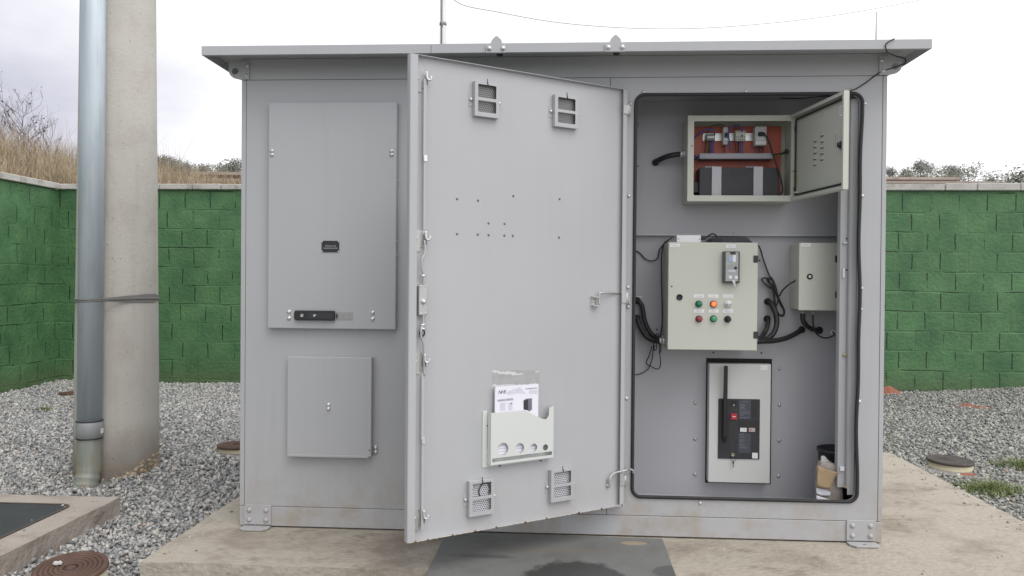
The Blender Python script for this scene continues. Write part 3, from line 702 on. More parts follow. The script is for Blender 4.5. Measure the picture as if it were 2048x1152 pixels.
bp = N(t, 'ShaderNodeBump'); bp.inputs['Strength'].default_value = .6; bp.inputs['Distance'].default_value = .003; bp.invert = True; t.links.new(wv.outputs['Fac'], bp.inputs['Height']); t.links.new(bp.outputs[0], b.inputs['Normal'])
obj('cover', MB().prism(rrect(-1.846, HX1-.004, -.846, HY1-.004, .05, 6), T2, .011, .0145), cm, pit)

def manhole(name, loc, r, label, tilt, lidm, ring_h=.05, ridges=True):
    mh = thing(name, loc, label, 'manhole', 'round manhole lids in the gravel')
    ax = Vector((tilt[0], tilt[1], 1)).normalized(); L = Vector(loc)
    obj('ring', MB().lathe(L-ax*.12, ax, [(r*.97, 0), (r*.97, .12+ring_h-.012)], 40), CREAM, mh)
    prof = [(r, 0), (r+.004, .004), (r+.002, .014)]
    if ridges:
        for k in range(6):
            q = r*(.93-.13*k); prof += [(q, .015), (q-.012*r/.11, .0135), (q-.06*r, .0135)]
        prof += [(r*.16, .010), (r*.14, .006), (.003, .006)]
    else: prof += [(r*.94, .016), (r*.9, .012), (r*.25, .012), (r*.22, .018), (.003, .018)]
    obj('lid', MB().lathe(L+ax*(ring_h-.012), ax, prof, 48), lidm, mh)
    return mh
ml_ = on_z(141, 1140, -.02)
manhole('manhole', (ml_.x, ml_.y+.005, -.055), .122, 'large rusty ridged manhole lid in the gravel at the bottom left', (.03, -.14), RUST, .045)
m2 = on_z(462, 888, -.02); manhole('manhole', (m2.x+.03, m2.y+.01, -.075), .115, 'rusty manhole lid half hidden behind the left side of the cabin', (0, 0), RUST, .05)
m3_ = on_z(1900, 917, -.02); manhole('manhole', (m3_.x, m3_.y, -.07), .13, 'dark iron manhole lid on a cream ring right of the slab', (.02, -.02), mat('brown_cast_iron', (.075, .065, .058), .7, .15, var=.3, scale=14, bump=.4, bscale=70), .042, False)
m4 = on_z(143, 786, -.05); manhole('manhole', (m4.x, m4.y, -.075), .10, 'small far rusty manhole lid left of the conduit near the wall', (0, 0), RUST, .03)
ps = on_z(98, 1130, .0)
mb = MB()
for dx, dy, r_ in ((0, 0, .011), (.012, .004, .009)):
    mb.lathe(Vector((ml_.x-.055+dx, ml_.y-.0+dy, .003)), (.3, .1, 1), [(.001, -.006), (r_, -.003), (r_*.9, .004), (.002, .008)], 6, smooth=False)
tag(obj('pebble', mb, mat('pebble_grey', lin(190, 190, 186), .9, var=.1)), 'pale pebble lying on the large rusty manhole lid', 'stone')

# red earth and weeds on the right
RED = mat('red_earth', lin(150, 98, 80), .95, var=.15, scale=14, bump=.8, bscale=40)
def mound(loc, rx, ry, h, label, name='earth_mound'):
    mb = MB(); n = 24; mth = 8
    for i in range(mth+1):
        t_ = i/mth
        for k in range(n):
            a = 2*math.pi*k/n; q = Vector((math.cos(a)*rx*(1-t_), math.sin(a)*ry*(1-t_), h*sstep(0, 1, t_)))
            nn = mnoise.noise(Vector((loc[0]*3+q.x*14, q.y*14, q.z*14))); q *= 1+.22*nn; q.z = max(q.z, -.01); mb.v.append(Vector(loc)+q)
    for i in range(mth):
        for k in range(n): mb.f.append((i*n+k, i*n+(k+1) % n, (i+1)*n+(k+1) % n, (i+1)*n+k)); mb.sm.append(True); mb.mi.append(0)
    return tag(obj(name, mb, RED), label, 'earth', 'red earth lying on the gravel')
q = on_z(1796, 791, -.03); mound((q.x, 4.86, gz(q.x, 4.8)-.01), .19, .12, .10, 'red earth mound at the foot of the wall right of the cabin')
q = on_z(1935, 804, -.0); mound((q.x, q.y, gz(q.x, q.y)), .13, .1, .028, 'low patch of red clay in the gravel before the wall')
q = on_z(1967, 808, -.0); mound((q.x, q.y, gz(q.x, q.y)), .10, .08, .022, 'smaller red clay patch right of the first one')
q = on_z(1950, 940, -.05); mound((q.x-.05, q.y-.02, gz(q.x, q.y)), .12, .035, .012, 'thin strip of reddish dirt beside the dark manhole lid')
WEED = mat('weed_green', lin(122, 134, 84), .7, var=.35, scale=20, stain=lin(98, 106, 66), sscale=14, samt=.7)
def weed(cx, cy, rx, ry, n, label):
    mb = MB()
    def pl():
        a = random.uniform(0, 6.283); r = random.random()**.8*(1+.25*math.sin(3*a+cx*9))
        x, y = cx+math.cos(a)*rx*r, cy+math.sin(a)*ry*r; return x, y, gz(x, y)+.005, 1.15-.6*r
    blades(n, pl, .02, .075, .0034, 1.3, mb)
    tag(obj('weed_patch', mb, WEED), label, 'weeds', 'green weeds in the gravel', kind='stuff')
q = on_z(1985, 980, -.06); weed(q.x, q.y, .19, .14, 900, 'green weeds growing in the gravel beside the slab edge')
q = on_z(2052, 930, -.06); weed(q.x, q.y, .17, .15, 800, 'green weeds in the gravel at the right edge behind the first patch')
q = on_z(93, 815, -.05); weed(q.x, q.y, .09, .05, 90, 'sparse weeds in the gravel left of the concrete pole')
# ================================================================== GREY CABIN
W = 2.65; ZP = .091; ZF = 1.885; ZT = 1.974; DEP = 1.55
cab = thing('equipment_cabin', (W/2, DEP/2, 0), 'grey painted sheet metal equipment cabin with its inner door standing open', 'cabin')
XZ = lambda p: Vector((p[0], p[1], p[2]))           # prism/plate in the x-z plane, depth along y
OX0, OX1, OZ0, OZ1 = 1.648, 2.549, .168, 1.813      # door opening
g_ = .0022
xs0, xs1 = .0205, 2.632                             # grooves beside the corner posts
xm = on_y(1221, 165, 0).x
# carcass behind the skin: sides, back, floor, ceiling, right inner wall
mb = MB()
mb.box(0, .02, .004, DEP, ZP+.003, ZT); mb.box(W-.02, W, .004, DEP, ZP+.003, ZT); mb.box(.0205, W-.0205, DEP-.02, DEP, ZP, ZT)
obj('side_panel', mb, PAINT, cab, bevel=.003)
obj('floor_panel', MB().box(.021, W-.021, .03, DEP-.021, ZP-.06, ZP-.045), INNER, cab)
obj('ceiling_panel', MB().box(.021, W-.021, .03, DEP-.021, 1.86, 1.875), INNER, cab)
obj('plinth', MB().box(0, W, 0, DEP, .006, ZP-.0025), PAINT, cab, bevel=.002)
mb = MB(); mb.box(xs0-.004, xs0+.010, .0028, .02, ZP, ZF+.004); mb.box(xs1-.010, xs1+.004, .0028, .02, ZP, ZF+.004)
mb.box(xm-.006, xm+.006, .0028, .02, ZP, ZF); mb.box(.01, W-.01, .0028, .02, ZF-.006, ZF+.006); mb.box(.01, W-.01, .0028, .02, ZP-.006, ZP+.006)
obj('seam_backing', mb, DARKGAP, cab)
for x0, x1, z0, z1 in ((0, xs0-g_/2, ZP, ZF-g_/2), (xs1+g_/2, W, ZP, ZF-g_/2)):
    obj('corner_post', MB().box(x0, x1, 0, .0025 if False else .003, z0, z1), PAINT, cab, bevel=.001)
obj('front_panel', MB().box(xs0+g_/2, xm-g_/2, 0, .003, ZP, ZF-g_/2), PAINT, cab)
ol = [(xm+g_/2, ZP), (xs1-g_/2, ZP), (xs1-g_/2, ZF-g_/2), (xm+g_/2, ZF-g_/2)]
obj('door_frame', MB().plate(ol, [rrect(OX0, OX1, OZ0, OZ1, .035)], XZ, 0, .003), PAINT, cab)
obj('fascia', MB().box(0, W, 0, .003, ZF+g_/2, ZT-.001), PAINT, cab)
# jamb return round the opening
mb = MB(); lp = rrect(OX0-.001, OX1+.001, OZ0-.001, OZ1+.001, .036); n = len(lp)
mb.add([(a, .0031, b) for a, b in lp]+[(a, .03, b) for a, b in lp], [(i, (i+1) % n, (i+1) % n+n, i+n) for i in range(n)])
obj('jamb', mb, INNER, cab)
# black rubber edge seal, slightly wavy on the right
def wavy(a, b):
    k = sstep(2.4, 2.55, a); return (a-k*.002+k*.0028*math.sin(b*7.5+1)-k*.002*math.sin(b*17), b)
lp = []
base = rrect(OX0, OX1, OZ0, OZ1, .036, 8)
for i in range(len(base)):
    p, q = Vector(base[i]), Vector(base[(i+1) % len(base)]); m_ = max(1, int((q-p).length/.05))
    for k in range(m_): r_ = p.lerp(q, k/m_); lp.append(wavy(r_.x, r_.y))
obj('door_seal', MB().loop([(a, -.003, b) for a, b in lp], .0072, 10), RUBBER, cab)
# roof tray
RX0, RX1, RY0, RY1, RZ0, RZ1 = -.096, 2.746, -.17, DEP+.17, 1.9435, 1.979
mb = MB(); mb.box(RX0+.0025, RX1-.0025, RY0+.0025, RY1-.0025, ZT+.0005, RZ1-.001)
obj('roof', mb, PAINT, cab)
xr = on_y(862, 100, RY0).x
mb = MB()
mb.box(RX0, xr-.001, RY0, RY0+.003, RZ0, RZ1); mb.box(xr+.001, RX1, RY0, RY0+.003, RZ0, RZ1)
mb.box(RX0, RX0+.003, RY0+.003, RY1, RZ0, RZ1); mb.box(RX1-.003, RX1, RY0+.003, RY1, RZ0, RZ1)
mb.box(RX0+.003, RX1-.003, RY1-.003, RY1, RZ0, RZ1)
mb.box(RX0+.004, RX1-.004, RY0+.003, RY0+.018, RZ0, RZ0+.002)
obj('roof_edge', mb, PAINT2, cab)
# peaked brackets with two dome nuts, and the buffers below them
dome = MB().lathe((0, 0, 0), (0, -1, 0), [(.0088, 0), (.0088, .0025), (.0082, .005), (.0060, .0075), (.0025, .0088)], 14)
def bolt(p, parent, r=.008, name='bolt', ax=(0, -1, 0), m_=STEEL):
    return obj(name, MB().lathe(p, ax, [(r*1.25, -.001), (r*1.25, .0012), (r, .0013), (r*.95, r*.45), (r*.7, r*.75), (r*.2, r*.9)], 14), m_, parent)
for px in (993, 1231):
    c_ = on_y(px, 94, RY0-.003); xa, xb = c_.x-.042, c_.x+.036
    zt = RZ0+.058; zb = RZ0-.003; zs_ = RZ1+.002
    poly = [(xa, zb), (xb, zb), (xb, zs_-.012), (c_.x+.021, zs_), (c_.x+.019, zs_+.010), (c_.x+.004, zt+.004), (c_.x-.004, zt+.004), (c_.x-.018, zs_+.010), (c_.x-.021, zs_), (xa, zs_-.012)]
    br = obj('roof_bracket', MB().prism(poly, XZ, RY0-.006, RY0-.001), PAINT2, cab, bevel=.001)
    for dx in (-.028, .026): bolt(Vector((c_.x+dx, RY0-.007, RZ0+.014)), br, .0078)
    obj('rubber_buffer', MB().cyl((c_.x+.008, -.11, RZ0+.004), (c_.x+.008, -.11, ZT), .012, .017, 12), RUBBER, cab)
# lifting lugs
for sgn, x0 in ((-1, 0), (1, W)):
    T = lambda p, s=sgn, o=x0: Vector((o+s*p[0], p[1], p[2]))
    pts = [(-.035, ZF+.001), (.004, ZF+.001)]+[(.018+.036*math.cos(R(a)), 1.928+.038*math.sin(R(a))) for a in range(-80, 1, 10)]+[(.054, 1.962), (-.035, 1.962)]
    lg = obj('lifting_lug', MB().plate(pts, [circle(.026, 1.922, .014)], T, -.008, -.001), PAINT, cab, bevel=.0008)
    for a, b in ((-.022, 1.902), (-.026, 1.944)): bolt(T((a, -.0085, b)), lg, .0062)
# mounting feet
for x0, x1 in ((on_y(489, 1040, 0).x, on_y(543, 1040, 0).x), (on_y(1692, 1070, 0).x, on_y(1750, 1070, 0).x)):
    pts = rrect(x0, x1, .012, ZP+.004, .004, 2)
    ft = obj('mounting_foot', MB().prism(pts, XZ, -.007, -.001), PAINT2, cab, bevel=.001)
    w_ = x1-x0
    T2 = lambda p: Vector((p[0], p[2], p[1]))
    poly = [(x0, -.008), (x1, -.008), (x1, -.035), (x1-.018, -.062), (x0+.012, -.062), (x0, -.05)] if x0 < 1 else [(x0, -.008), (x1, -.008), (x1, -.05), (x1-.012, -.062), (x0+.02, -.062), (x0, -.04)]
    obj('foot_flange', MB().plate(poly, [circle((x0+x1)/2, -.038, .008, 14)], T2, .002, .009), PAINT2, ft, bevel=.001)
    for fx in (.2, .82):
        for z in (.032, .073): bolt(Vector((x0+w_*fx, -.0075, z)), ft, .0085, m_=PAINT2)
# screws in the frame round the seal
scr = None
for px, py in ((1261, 208), (1258, 392), (1256, 575), (1256, 614), (1253, 797), (1251, 966), (1287, 184), (1491, 183), (1702, 181), (1727, 207), (1722, 392), (1720, 577), (1719, 619), (1716, 803), (1400, 1006)):
    p = on_y(px, py, -.0005)+Vector((.005 if px > 1705 else 0, 0, 0))
    if scr is None: scr = bolt(p, cab, .006, 'frame_screw'); s0 = WL[scr]-p
    else: dup(scr, p+s0, cab)
# ---------------------------------------------------------------- large hatch
hx0, hx1, hz0, hz1 = .128, .668, .843, 1.783
ht = obj('upper_hatch', MB().box(hx0, hx1, -.031, -.001, hz0, hz1), PAINT, cab, bevel=.0035, seg=2)
hb = None
for px, py in ((544, 302), (544, 309.5), (783.5, 302), (783.5, 309.5), (578, 624), (578, 636.5), (745, 625.5), (745, 638)):
    p = on_y(px, py, -.0312)
    if hb is None: hb = bolt(p, ht, .0072); s0 = WL[hb]-p
    else: dup(hb, p+s0, ht)
for px, py in ((795.5, 361), (795.5, 482), (795.5, 511)):
    p = on_y(px, py, -.012); obj('side_screw', MB().cyl((hx1+.0005, -.014, p.z), (hx1+.004, -.014, p.z), .004, .0035, 10), STEEL, ht)
a_, b_ = on_y(643.5, 481.5, -.031), on_y(678.5, 504.5, -.031)
cx, cz = (a_.x+b_.x)/2, (a_.z+b_.z)/2
npl = obj('name_plate', MB().prism(rrect(a_.x, b_.x, b_.z, a_.z, .004, 3), XZ, -.0335, -.0312), BLACKP, ht)
def face(x, y, z): return Matrix.Translation((x, y, z)) @ Matrix(((1, 0, 0), (0, 0, -1), (0, 1, 0))).to_4x4()
text('lettering', 'MÓDULO DE', .0078, face(cx+.001, -.0337, cz+.002), PRINTL, npl)
text('lettering', 'TRANSFORMAÇÃO', .0072, face(cx, -.0337, cz-.0075), PRINTL, npl)
for sx_ in (-1, 1):
    for sz_ in (-1, 1): bolt(Vector((cx+sx_*(b_.x-a_.x)*.465, -.0337, cz+sz_*(a_.z-b_.z)*.43)), npl, .0022, 'rivet')
# recessed swing handle
a_, b_ = on_y(591, 620.5, -.031), on_y(671, 641, -.031)
hd = obj('swing_handle', MB().prism(rrect(a_.x, b_.x, b_.z, a_.z, .006, 4), XZ, -.047, -.0312), BLACKP, ht, bevel=.003, seg=2)
obj('handle_recess', MB().prism(rrect(a_.x+.06*.9, b_.x-.008, b_.z+.008, a_.z-.009, .004, 3), XZ, -.0482, -.0465), CHAR, hd)
obj('key_barrel', MB().lathe(on_y(604, 631, -.047), (0, -1, 0), [(.007, 0), (.007, .002), (.0045, .0022), (.0042, .0005), (.001, .0004)], 16), ZINC, hd)
kb = on_y(629, 631.5, -.047)
mb = MB().lathe(kb, (0, -1, 0), [(.006, 0), (.0055, .004), (.003, .006), (.001, .0065)], 14); mb.box(kb.x, kb.x+.009, -.054, -.051, kb.z+.002, kb.z+.0055)
obj('key', mb, STEEL, hd)
obj('handle_lug', MB().prism(rrect(a_.x-.003, a_.x+.002, b_.z+.008, a_.z-.008, .002, 2), XZ, -.040, -.0312), BLACKP, hd)
c0, c1 = on_y(673, 624, -.031), on_y(705, 640, -.031)
ep = obj('escutcheon', MB().prism(rrect(c0.x, c1.x, c1.z, c0.z, .002, 2), XZ, -.0325, -.0312), mat('worn_plate', (.36, .365, .36), .4, .5, var=.15, scale=90), ht)
mb = MB()
for dx, dz in ((.002, .006), (.0045, -.001), (.002, -.006)): mb.cyl((c0.x+dx, -.0327, (c0.z+c1.z)/2+dz), (c0.x+dx, -.0345, (c0.z+c1.z)/2+dz), .0035, n=8)
obj('catch', mb, BLACKP, ep)
mb = MB().loop([(a, -.0327, b) for a, b in rrect(c0.x+.018, c1.x-.014, c1.z+.004, c0.z-.013, .003, 3)], .0006, 6)
obj('stamping', mb, PRINT, ep)
# lower hatch
lx0, lx1, lz0, lz1 = .2145, .570, .3135, .7265
lh = obj('lower_hatch', MB().box(lx0, lx1, -.035, -.001, lz0, lz1), PAINT, cab, bevel=.003, seg=2)
for py in (810, 817.5): bolt(on_y(657, py, -.0352), lh, .0075)
obj('drip_lip', MB().box(lx0+.003, lx1-.012, -.0375, -.0352, lz0-.004, lz0+.006), PAINT2, lh, bevel=.0012)
q = on_y(739, 900.5, -.0352); obj('screw_hole', MB().cyl((q.x, -.0354, q.z), (q.x, -.0358, q.z), .003, n=10), DARKGAP, lh)
q = on_y(751.5, 899, -.001)
lk = obj('hatch_latch', MB().box(q.x-.010, q.x+.006, -.006, -.001, q.z-.018, q.z+.018), ZINC, cab, bevel=.0015)
for dz in (.009, -.009): bolt(Vector((q.x, -.0065, q.z+dz)), lk, .0072)
# ---------------------------------------------------------------- inner panels seen through the opening
YL, YU = .35, .325
zl = on_y(1500, 471.5, YU).z
bp_ = obj('lower_back_panel', MB().box(1.45, 2.605, YL, YL+.012, .047, zl+.05), INNER, cab)
up_ = obj('upper_back_panel', MB().box(1.45, 2.605, YU, YU+.003, zl, 1.8598).box(1.45, 2.605, YU+.003, YL-.001, zl, zl+.003), INNER, cab)
obj('panel_lip', MB().box(1.45, 2.60, YU-.003, YU-.0005, zl-.001, zl+.008), PAINT2, up_)
obj('inner_side_wall', MB().box(2.608, 2.626, .031, 1.4, .047, 1.8598), INNER, cab)
obj('inner_partition', MB().box(1.43, 1.447, .031, 1.4, .047, 1.8598), INNER, cab)
pbolt = None
for px, py in ((1390, 806), (1390, 878), (1390, 949), (1559, 737), (1559, 810), (1558, 881), (1557, 952)):
    p = on_y(px, py, YL-.0005)
    if pbolt is None: pbolt = bolt(p, bp_, .0065, 'panel_bolt', m_=ZINC); s0 = WL[pbolt]-p
    else: dup(pbolt, p+s0, bp_)
for px, py in ((1313.5, 659), (1427, 705), (1523, 706), (1519, 521)):
    p = on_y(px, py, YL-.0005); obj('screw_hole', MB().cyl(p, p+Vector((0, -.001, 0)), .004, n=10), DARKGAP, bp_)
for px, py in ((1278, 250), (1277, 332), (1279, 467), (1467, 466)):
    p = on_y(px, py, YU-.0005); bolt(p, up_, .004, 'panel_screw', m_=ZINC)
HOLES = {}
def grommet(key, px, py, r, y, parent, m_=RUBBER):
    p = on_y(px, py, y-.001); HOLES[key] = p
    obj('cable_grommet', MB().lathe(p, (0, -1, 0), [(r, 0), (r, .005), (r*.85, .007), (r*.7, .0045), (r*.68, -.0)], 20, 0), m_, parent)
    return p
for k, px, py, r in (('a', 1274, 601, .0165), ('b', 1273, 636.5, .0165), ('c', 1535, 603, .0155), ('d', 1534, 637.5, .0155), ('e', 1603, 659.5, .0155), ('f', 1638, 660.5, .0165)):
    grommet(k, px, py, r, YL, bp_)
grommet('h', 1311, 325, .0155, YU, up_)
p = on_y(1665.5, 664, YL-.001); HOLES['g'] = p
obj('cable_grommet', MB().lathe(p, (0, -1, 0), [(.012, 0), (.012, .006), (.010, .009), (.006, .009), (.006, .001)], 18), WHITE, bp_)
q = HOLES['a']; obj('label_strip', MB().box(q.x-.03, q.x+.022, YL-.002, YL-.0005, q.z+.013, q.z+.019), LABEL, bp_)
# vertical door-jamb channel at the right of the opening
zc0_, zc1_ = .197, 1.80
mb = MB()
mb.box(2.489, 2.519, .050, .053, zc0_+.015, zc1_); mb.box(2.519, 2.522, .030, .053, zc0_+.015, zc1_); mb.box(2.522, 2.5485, .0305, .033, zc0_-.01, zc1_); mb.box(2.489, 2.492, .053, .085, zc0_+.015, zc1_)
ch = obj('jamb_channel', mb, PAINT, cab, bevel=.0015)
for py in (486, 710, 973):
    p = on_y(1690, py, .049); obj('channel_bolt', MB().cyl(p+Vector((-.006, -.006, 0)), p+Vector((.018, -.003, 0)), .0028, n=8).lathe(p+Vector((-.004, -.002, 0)), (0, -1, 0), [(.006, 0), (.006, .004), (.003, .006)], 8), mat('brass_bolt', (.55, .45, .22), .35, .8) if py != 486 else STEEL, ch)
for py in (477, 540, 955):
    p = on_y(1693, py, .0495); obj('screw_hole', MB().cyl(p, p-Vector((0, .001, 0)), .0035, n=8), DARKGAP, ch)
p = on_y(1686.5, 546, .048); obj('striker', MB().box(p.x-.004, p.x+.004, .040, .0495, p.z-.019, p.z+.019), WHITE, ch, bevel=.001)
p = on_y(1686, 937, .048); obj('striker', MB().box(p.x-.014, p.x+.004, .040, .0495, p.z-.009, p.z+.009), WHITE, ch, bevel=.001)
# ---------------------------------------------------------------- open door
HX, HY, ANG, DW = 1.60511, -.02, .60546, .95696
dz0, dz1 = .14053, 1.82818
dd = Vector((-math.cos(ANG), -math.sin(ANG), 0)); dn = Vector((math.sin(ANG), -math.cos(ANG), 0)); H0 = Vector((HX, HY, 0))
DT = lambda p: H0 + dd*p[0] + dn*p[1] + Vector((0, 0, p[2]))     # (along door, out of inner face, up)
NS = -.004                                                      # level of the inner sheet
def D(px, py, n_=NS):
    o = DT((0, n_, 0)); r_ = ray(px, py); r_ = Vector(r_); c = Vector(CAM)
    t = (o-c).dot(dn)/r_.dot(dn); q = c+r_*t-H0; return q.dot(dd), q.z
door = obj('door', MB().box(0, DW, -.009, NS, dz0, dz1, DT), PAINT2, cab)
mb = MB(); L0, L1 = NS-.001, .014
mb.box(0, .002, L0, L1, dz0, dz1, DT); mb.box(DW-.002, DW, L0, L1, dz0, dz1, DT)
mb.box(.002, DW-.002, L0, L1, dz1-.002, dz1, DT); mb.box(.002, DW-.002, L0, L1, dz0, dz0+.002, DT)
mb.box(.0022, .022, .0115, L1, dz0+.0022, dz1-.0022, DT)
mb.box(DW-.030, DW-.0022, .0115, L1, dz0+.0022, dz1-.0022, DT)
obj('door_lip', mb, PAINT2, door, bevel=.0006)
RUSTP = mat('rust_paint', lin(120, 86, 60), .9, var=.3, scale=90)
for u in (.03, .13, .21, .35, .46, .60, .70, .78, .87, .93):
    obj('rust_spot', MB().lathe(DT((u+random.uniform(-.03, .03), .0145, dz0+.001)), dn, [(.001, -.001), (.003+random.random()*.0025, 0), (.001, .0008)], 7), RUSTP, door)
mb = MB()
for k in range(40):
    u = DW*k/40; l_ = DW/40*random.uniform(.5, 1); mb.box(u, u+l_, .0141, .0147, dz0-.0003, dz0+.0007+.0015*random.random(), DT)
obj('worn_edge', mb, mat('worn_primer', lin(205, 196, 176), .8, var=.2, scale=50), door)
mb = MB()
for px, py in ((914, 398), (956, 401), (1026.5, 392), (1119, 398), (977, 446.5), (1009, 447.5), (914, 468), (955.5, 469), (977, 470), (1008.5, 471), (1025.5, 471.5), (1118, 475)):
    u, z = D(px, py); mb.lathe(DT((u, NS+.0002, z)), dn, [(.0042, 0), (.0042, .0012), (.0018, .0026)], 8)
obj('rivet_holes', mb, mat('dull_rivet', (.16, .16, .165), .6, .4), door)
# perforated mesh
PERF = mat('perforated_sheet', (.66, .66, .70), .5, .1, var=.03)
t = PERF.node_tree; b = t.nodes['Principled BSDF']; src = b.inputs['Base Color'].links[0].from_socket
g = N(t, 'ShaderNodeNewGeometry')
du = N(t, 'ShaderNodeVectorMath', operation='DOT_PRODUCT'); du.inputs[1].default_value = dd; t.links.new(g.outputs['Position'], du.inputs[0])
sz = N(t, 'ShaderNodeSeparateXYZ'); t.links.new(g.outputs['Position'], sz.inputs[0])
cmb = N(t, 'ShaderNodeCombineXYZ'); t.links.new(du.outputs['Value'], cmb.inputs[0]); t.links.new(sz.outputs['Z'], cmb.inputs[1])
def holes(off):
    P_ = .0080
    ad = N(t, 'ShaderNodeVectorMath', operation='ADD'); ad.inputs[1].default_value = (off[0]*P_+400*P_, off[1]*P_*1.732+400*P_*1.732, 0); t.links.new(cmb.outputs[0], ad.inputs[0])
    md = N(t, 'ShaderNodeVectorMath', operation='MODULO'); md.inputs[1].default_value = (P_, P_*1.732, 1); t.links.new(ad.outputs[0], md.inputs[0])
    sb = N(t, 'ShaderNodeVectorMath', operation='SUBTRACT'); sb.inputs[1].default_value = (P_/2, P_*.866, 0); t.links.new(md.outputs[0], sb.inputs[0])
    ln = N(t, 'ShaderNodeVectorMath', operation='LENGTH'); t.links.new(sb.outputs[0], ln.inputs[0])
    lt = N(t, 'ShaderNodeMath', operation='LESS_THAN'); lt.inputs[1].default_value = .0026; t.links.new(ln.outputs['Value'], lt.inputs[0]); return lt
h1, h2 = holes((0, 0)), holes((.5, .5))
mxh = N(t, 'ShaderNodeMath', operation='MAXIMUM'); t.links.new(h1.outputs[0], mxh.inputs[0]); t.links.new(h2.outputs[0], mxh.inputs[1])
mm = N(t, 'ShaderNodeMix', data_type='RGBA'); mm.inputs['B'].default_value = (.06, .06, .065, 1); t.links.new(mxh.outputs[0], mm.inputs['Factor']); t.links.new(src, mm.inputs['A']); t.links.new(mm.outputs['Result'], b.inputs['Base Color'])
PERFD = PERF.copy(); PERFD.name = 'perforated_sheet_dark'  # darker copy of the sheet, used on the two upper vents
for nd in PERFD.node_tree.nodes:
    if nd.type == 'VECT_MATH' and nd.operation == 'SCALE': nd.inputs[0].default_value = (.25, .25, .25)
DZ = lambda p: DT((p[0], p[1], p[2]))
for k, (xl, xr_, yc, hh) in enumerate(((945, 993.5, 201.5, 69), (1104.5, 1151, 225, 63.5), (934, 983.5, 993, 70), (1097, 1142, 968, 63.5))):
    uL, zA = D(xl, yc-hh/2); uR, _ = D(xr_, yc); _, zB = D((xl+xr_)/2, yc+hh/2); _, zA = D((xl+xr_)/2, yc-hh/2)
    u0, u1 = uR, uL; z0, z1 = zB, zA; w_, h_ = u1-u0, z1-z0
    o_ = [(u0, z0), (u1, z0), (u1, z1), (u0, z1)]
    zmid = z0+h_*.5
    wins = [rrect(u0+w_*.13, u1-w_*.13, z0+h_*.13, zmid-h_*.045, .003, 2), rrect(u0+w_*.13, u1-w_*.13, zmid+h_*.045, z1-h_*.08, .003, 2)]
    vg = obj('vent_grille', MB().plate(o_, wins, DZ, NS+.017, NS+.020).plate(o_, [rrect(u0+.002, u1-.002, z0+.002, z1-.002, .002, 2)], DZ, NS+.0005, NS+.0168), PAINT2, door, bevel=.0006)
    WLk = obj('vent_mesh', MB().box(u0+.0025, u1-.0025, NS+.003, NS+.0055, z0+.0025, z1-.0025, DT), PERF if k > 1 else PERFD, door)
    for uu in (u0-.008, u1+.008):
        zz = zmid-.003
        obj('grille_tab', MB().box(uu-.0075, uu+.0075, NS+.0003, NS+.0018, zz-.024, zz+.020, DT), PAINT2, door, bevel=.0005)
        obj('grille_screw', MB().lathe(DT((uu, NS+.0018, zz)), dn, [(.006, 0), (.0055, .006), (.003, .008), (.001, .0085)], 12), STEEL, door)
    obj('cable_tie', MB().tube([DT(((u0+u1)/2, NS+.0195, z1+.012)), DT(((u0+u1)/2+.001, NS+.0215, z1+.004)), DT(((u0+u1)/2-.003, NS+.0215, z1-.014))], .0016, 6), INK, door)
    if k == 2:
        obj('wire_loop', MB().tube(spline([DT((u0+w_*a, NS+.008, z0+h_*b)) for a, b in ((.52, .53), (.56, .70), (.45, .84), (.22, .87), (.14, .75), (.16, .58))]), .0028, 6), mat('grey_loop', (.10, .10, .10), .6), door)
# locking bar, guides, lock case
def dbar(u0, z0, u1, z1, n0, w_, th, mb): 
    a, c = DT((u0, n0, z0)), DT((u1, n0, z1)); return mb
rail_u = D(843, 600)[0]
rz0, rz1 = D(842, 1040)[1], D(850, 150)[1]
obj('guide_rail', MB().box(rail_u-.003, rail_u+.034, NS+.0005, NS+.004, rz0-.015, rz1+.03, DT), PAINT2, door, bevel=.001)
RODM = PAINT2
def rod(za, zb, m_=RODM, wid=.012): return obj('locking_rod', MB().box(rail_u-.006, rail_u-.006+wid, NS+.014, NS+.019, za, zb, DT), m_, door, bevel=.001)
z_a, z_b = D(846, 318)[1], D(846, 460)[1]
rod(D(848, 160)[1], z_a+.004); rod(z_b, z_a-.004, ZINC if False else PAINT2, .010)
z_c, z_d = D(842, 745)[1], D(842, 880)[1]
rod(z_d+.004, z_c-.004); rod(D(838, 1058)[1], z_d-.004, PAINT2, .010)
for z in (z_a, z_d): obj('rod_clip', MB().box(rail_u-.009, rail_u+.004, NS+.012, NS+.022, z-.011, z+.011, DT), STEEL, door, bevel=.001)
for yy, up in ((160, 1), (478, 1), (722, 1), (1032, 1)):
    u_, z_ = D(845, yy); u_ = rail_u
    gb = obj('rod_guide', MB().box(u_+.008, u_+.03, NS+.0045, NS+.007, z_-.045, z_+.03, DT).box(u_-.010, u_+.008, NS+.0045, NS+.0075, z_-.03, z_+.03, DT).box(u_-.010, u_-.008, NS+.0075, NS+.024, z_-.02, z_+.02, DT), ZINC if yy != 160 else PAINT2, door, bevel=.0008)
    obj('guide_bolt', MB().lathe(DT((u_+.026, NS+.007, z_+.002)), dn, [(.0062, 0), (.0062, .004), (.004, .009), (.001, .010)], 10), STEEL, door)
    hk = [DT((u_-.004, NS+.022, z_+.026)), DT((u_-.005, NS+.023, z_+.004)), DT((u_-.010, NS+.025, z_-.003)), DT((u_-.016, NS+.028, z_-.002)), DT((u_-.019, NS+.028, z_+.010))]
    obj('guide_hook', MB().tube(spline(hk, 5), .0036, 8), STEEL, door)
_, zt_ = D(842, 571); _, zb_ = D(842, 630)
lc = obj('lock_case', MB().box(rail_u-.012, rail_u+.020, NS+.0045, NS+.024, zb_, zt_, DT), ZINC, door, bevel=.002)
zm_ = (zt_+zb_)/2
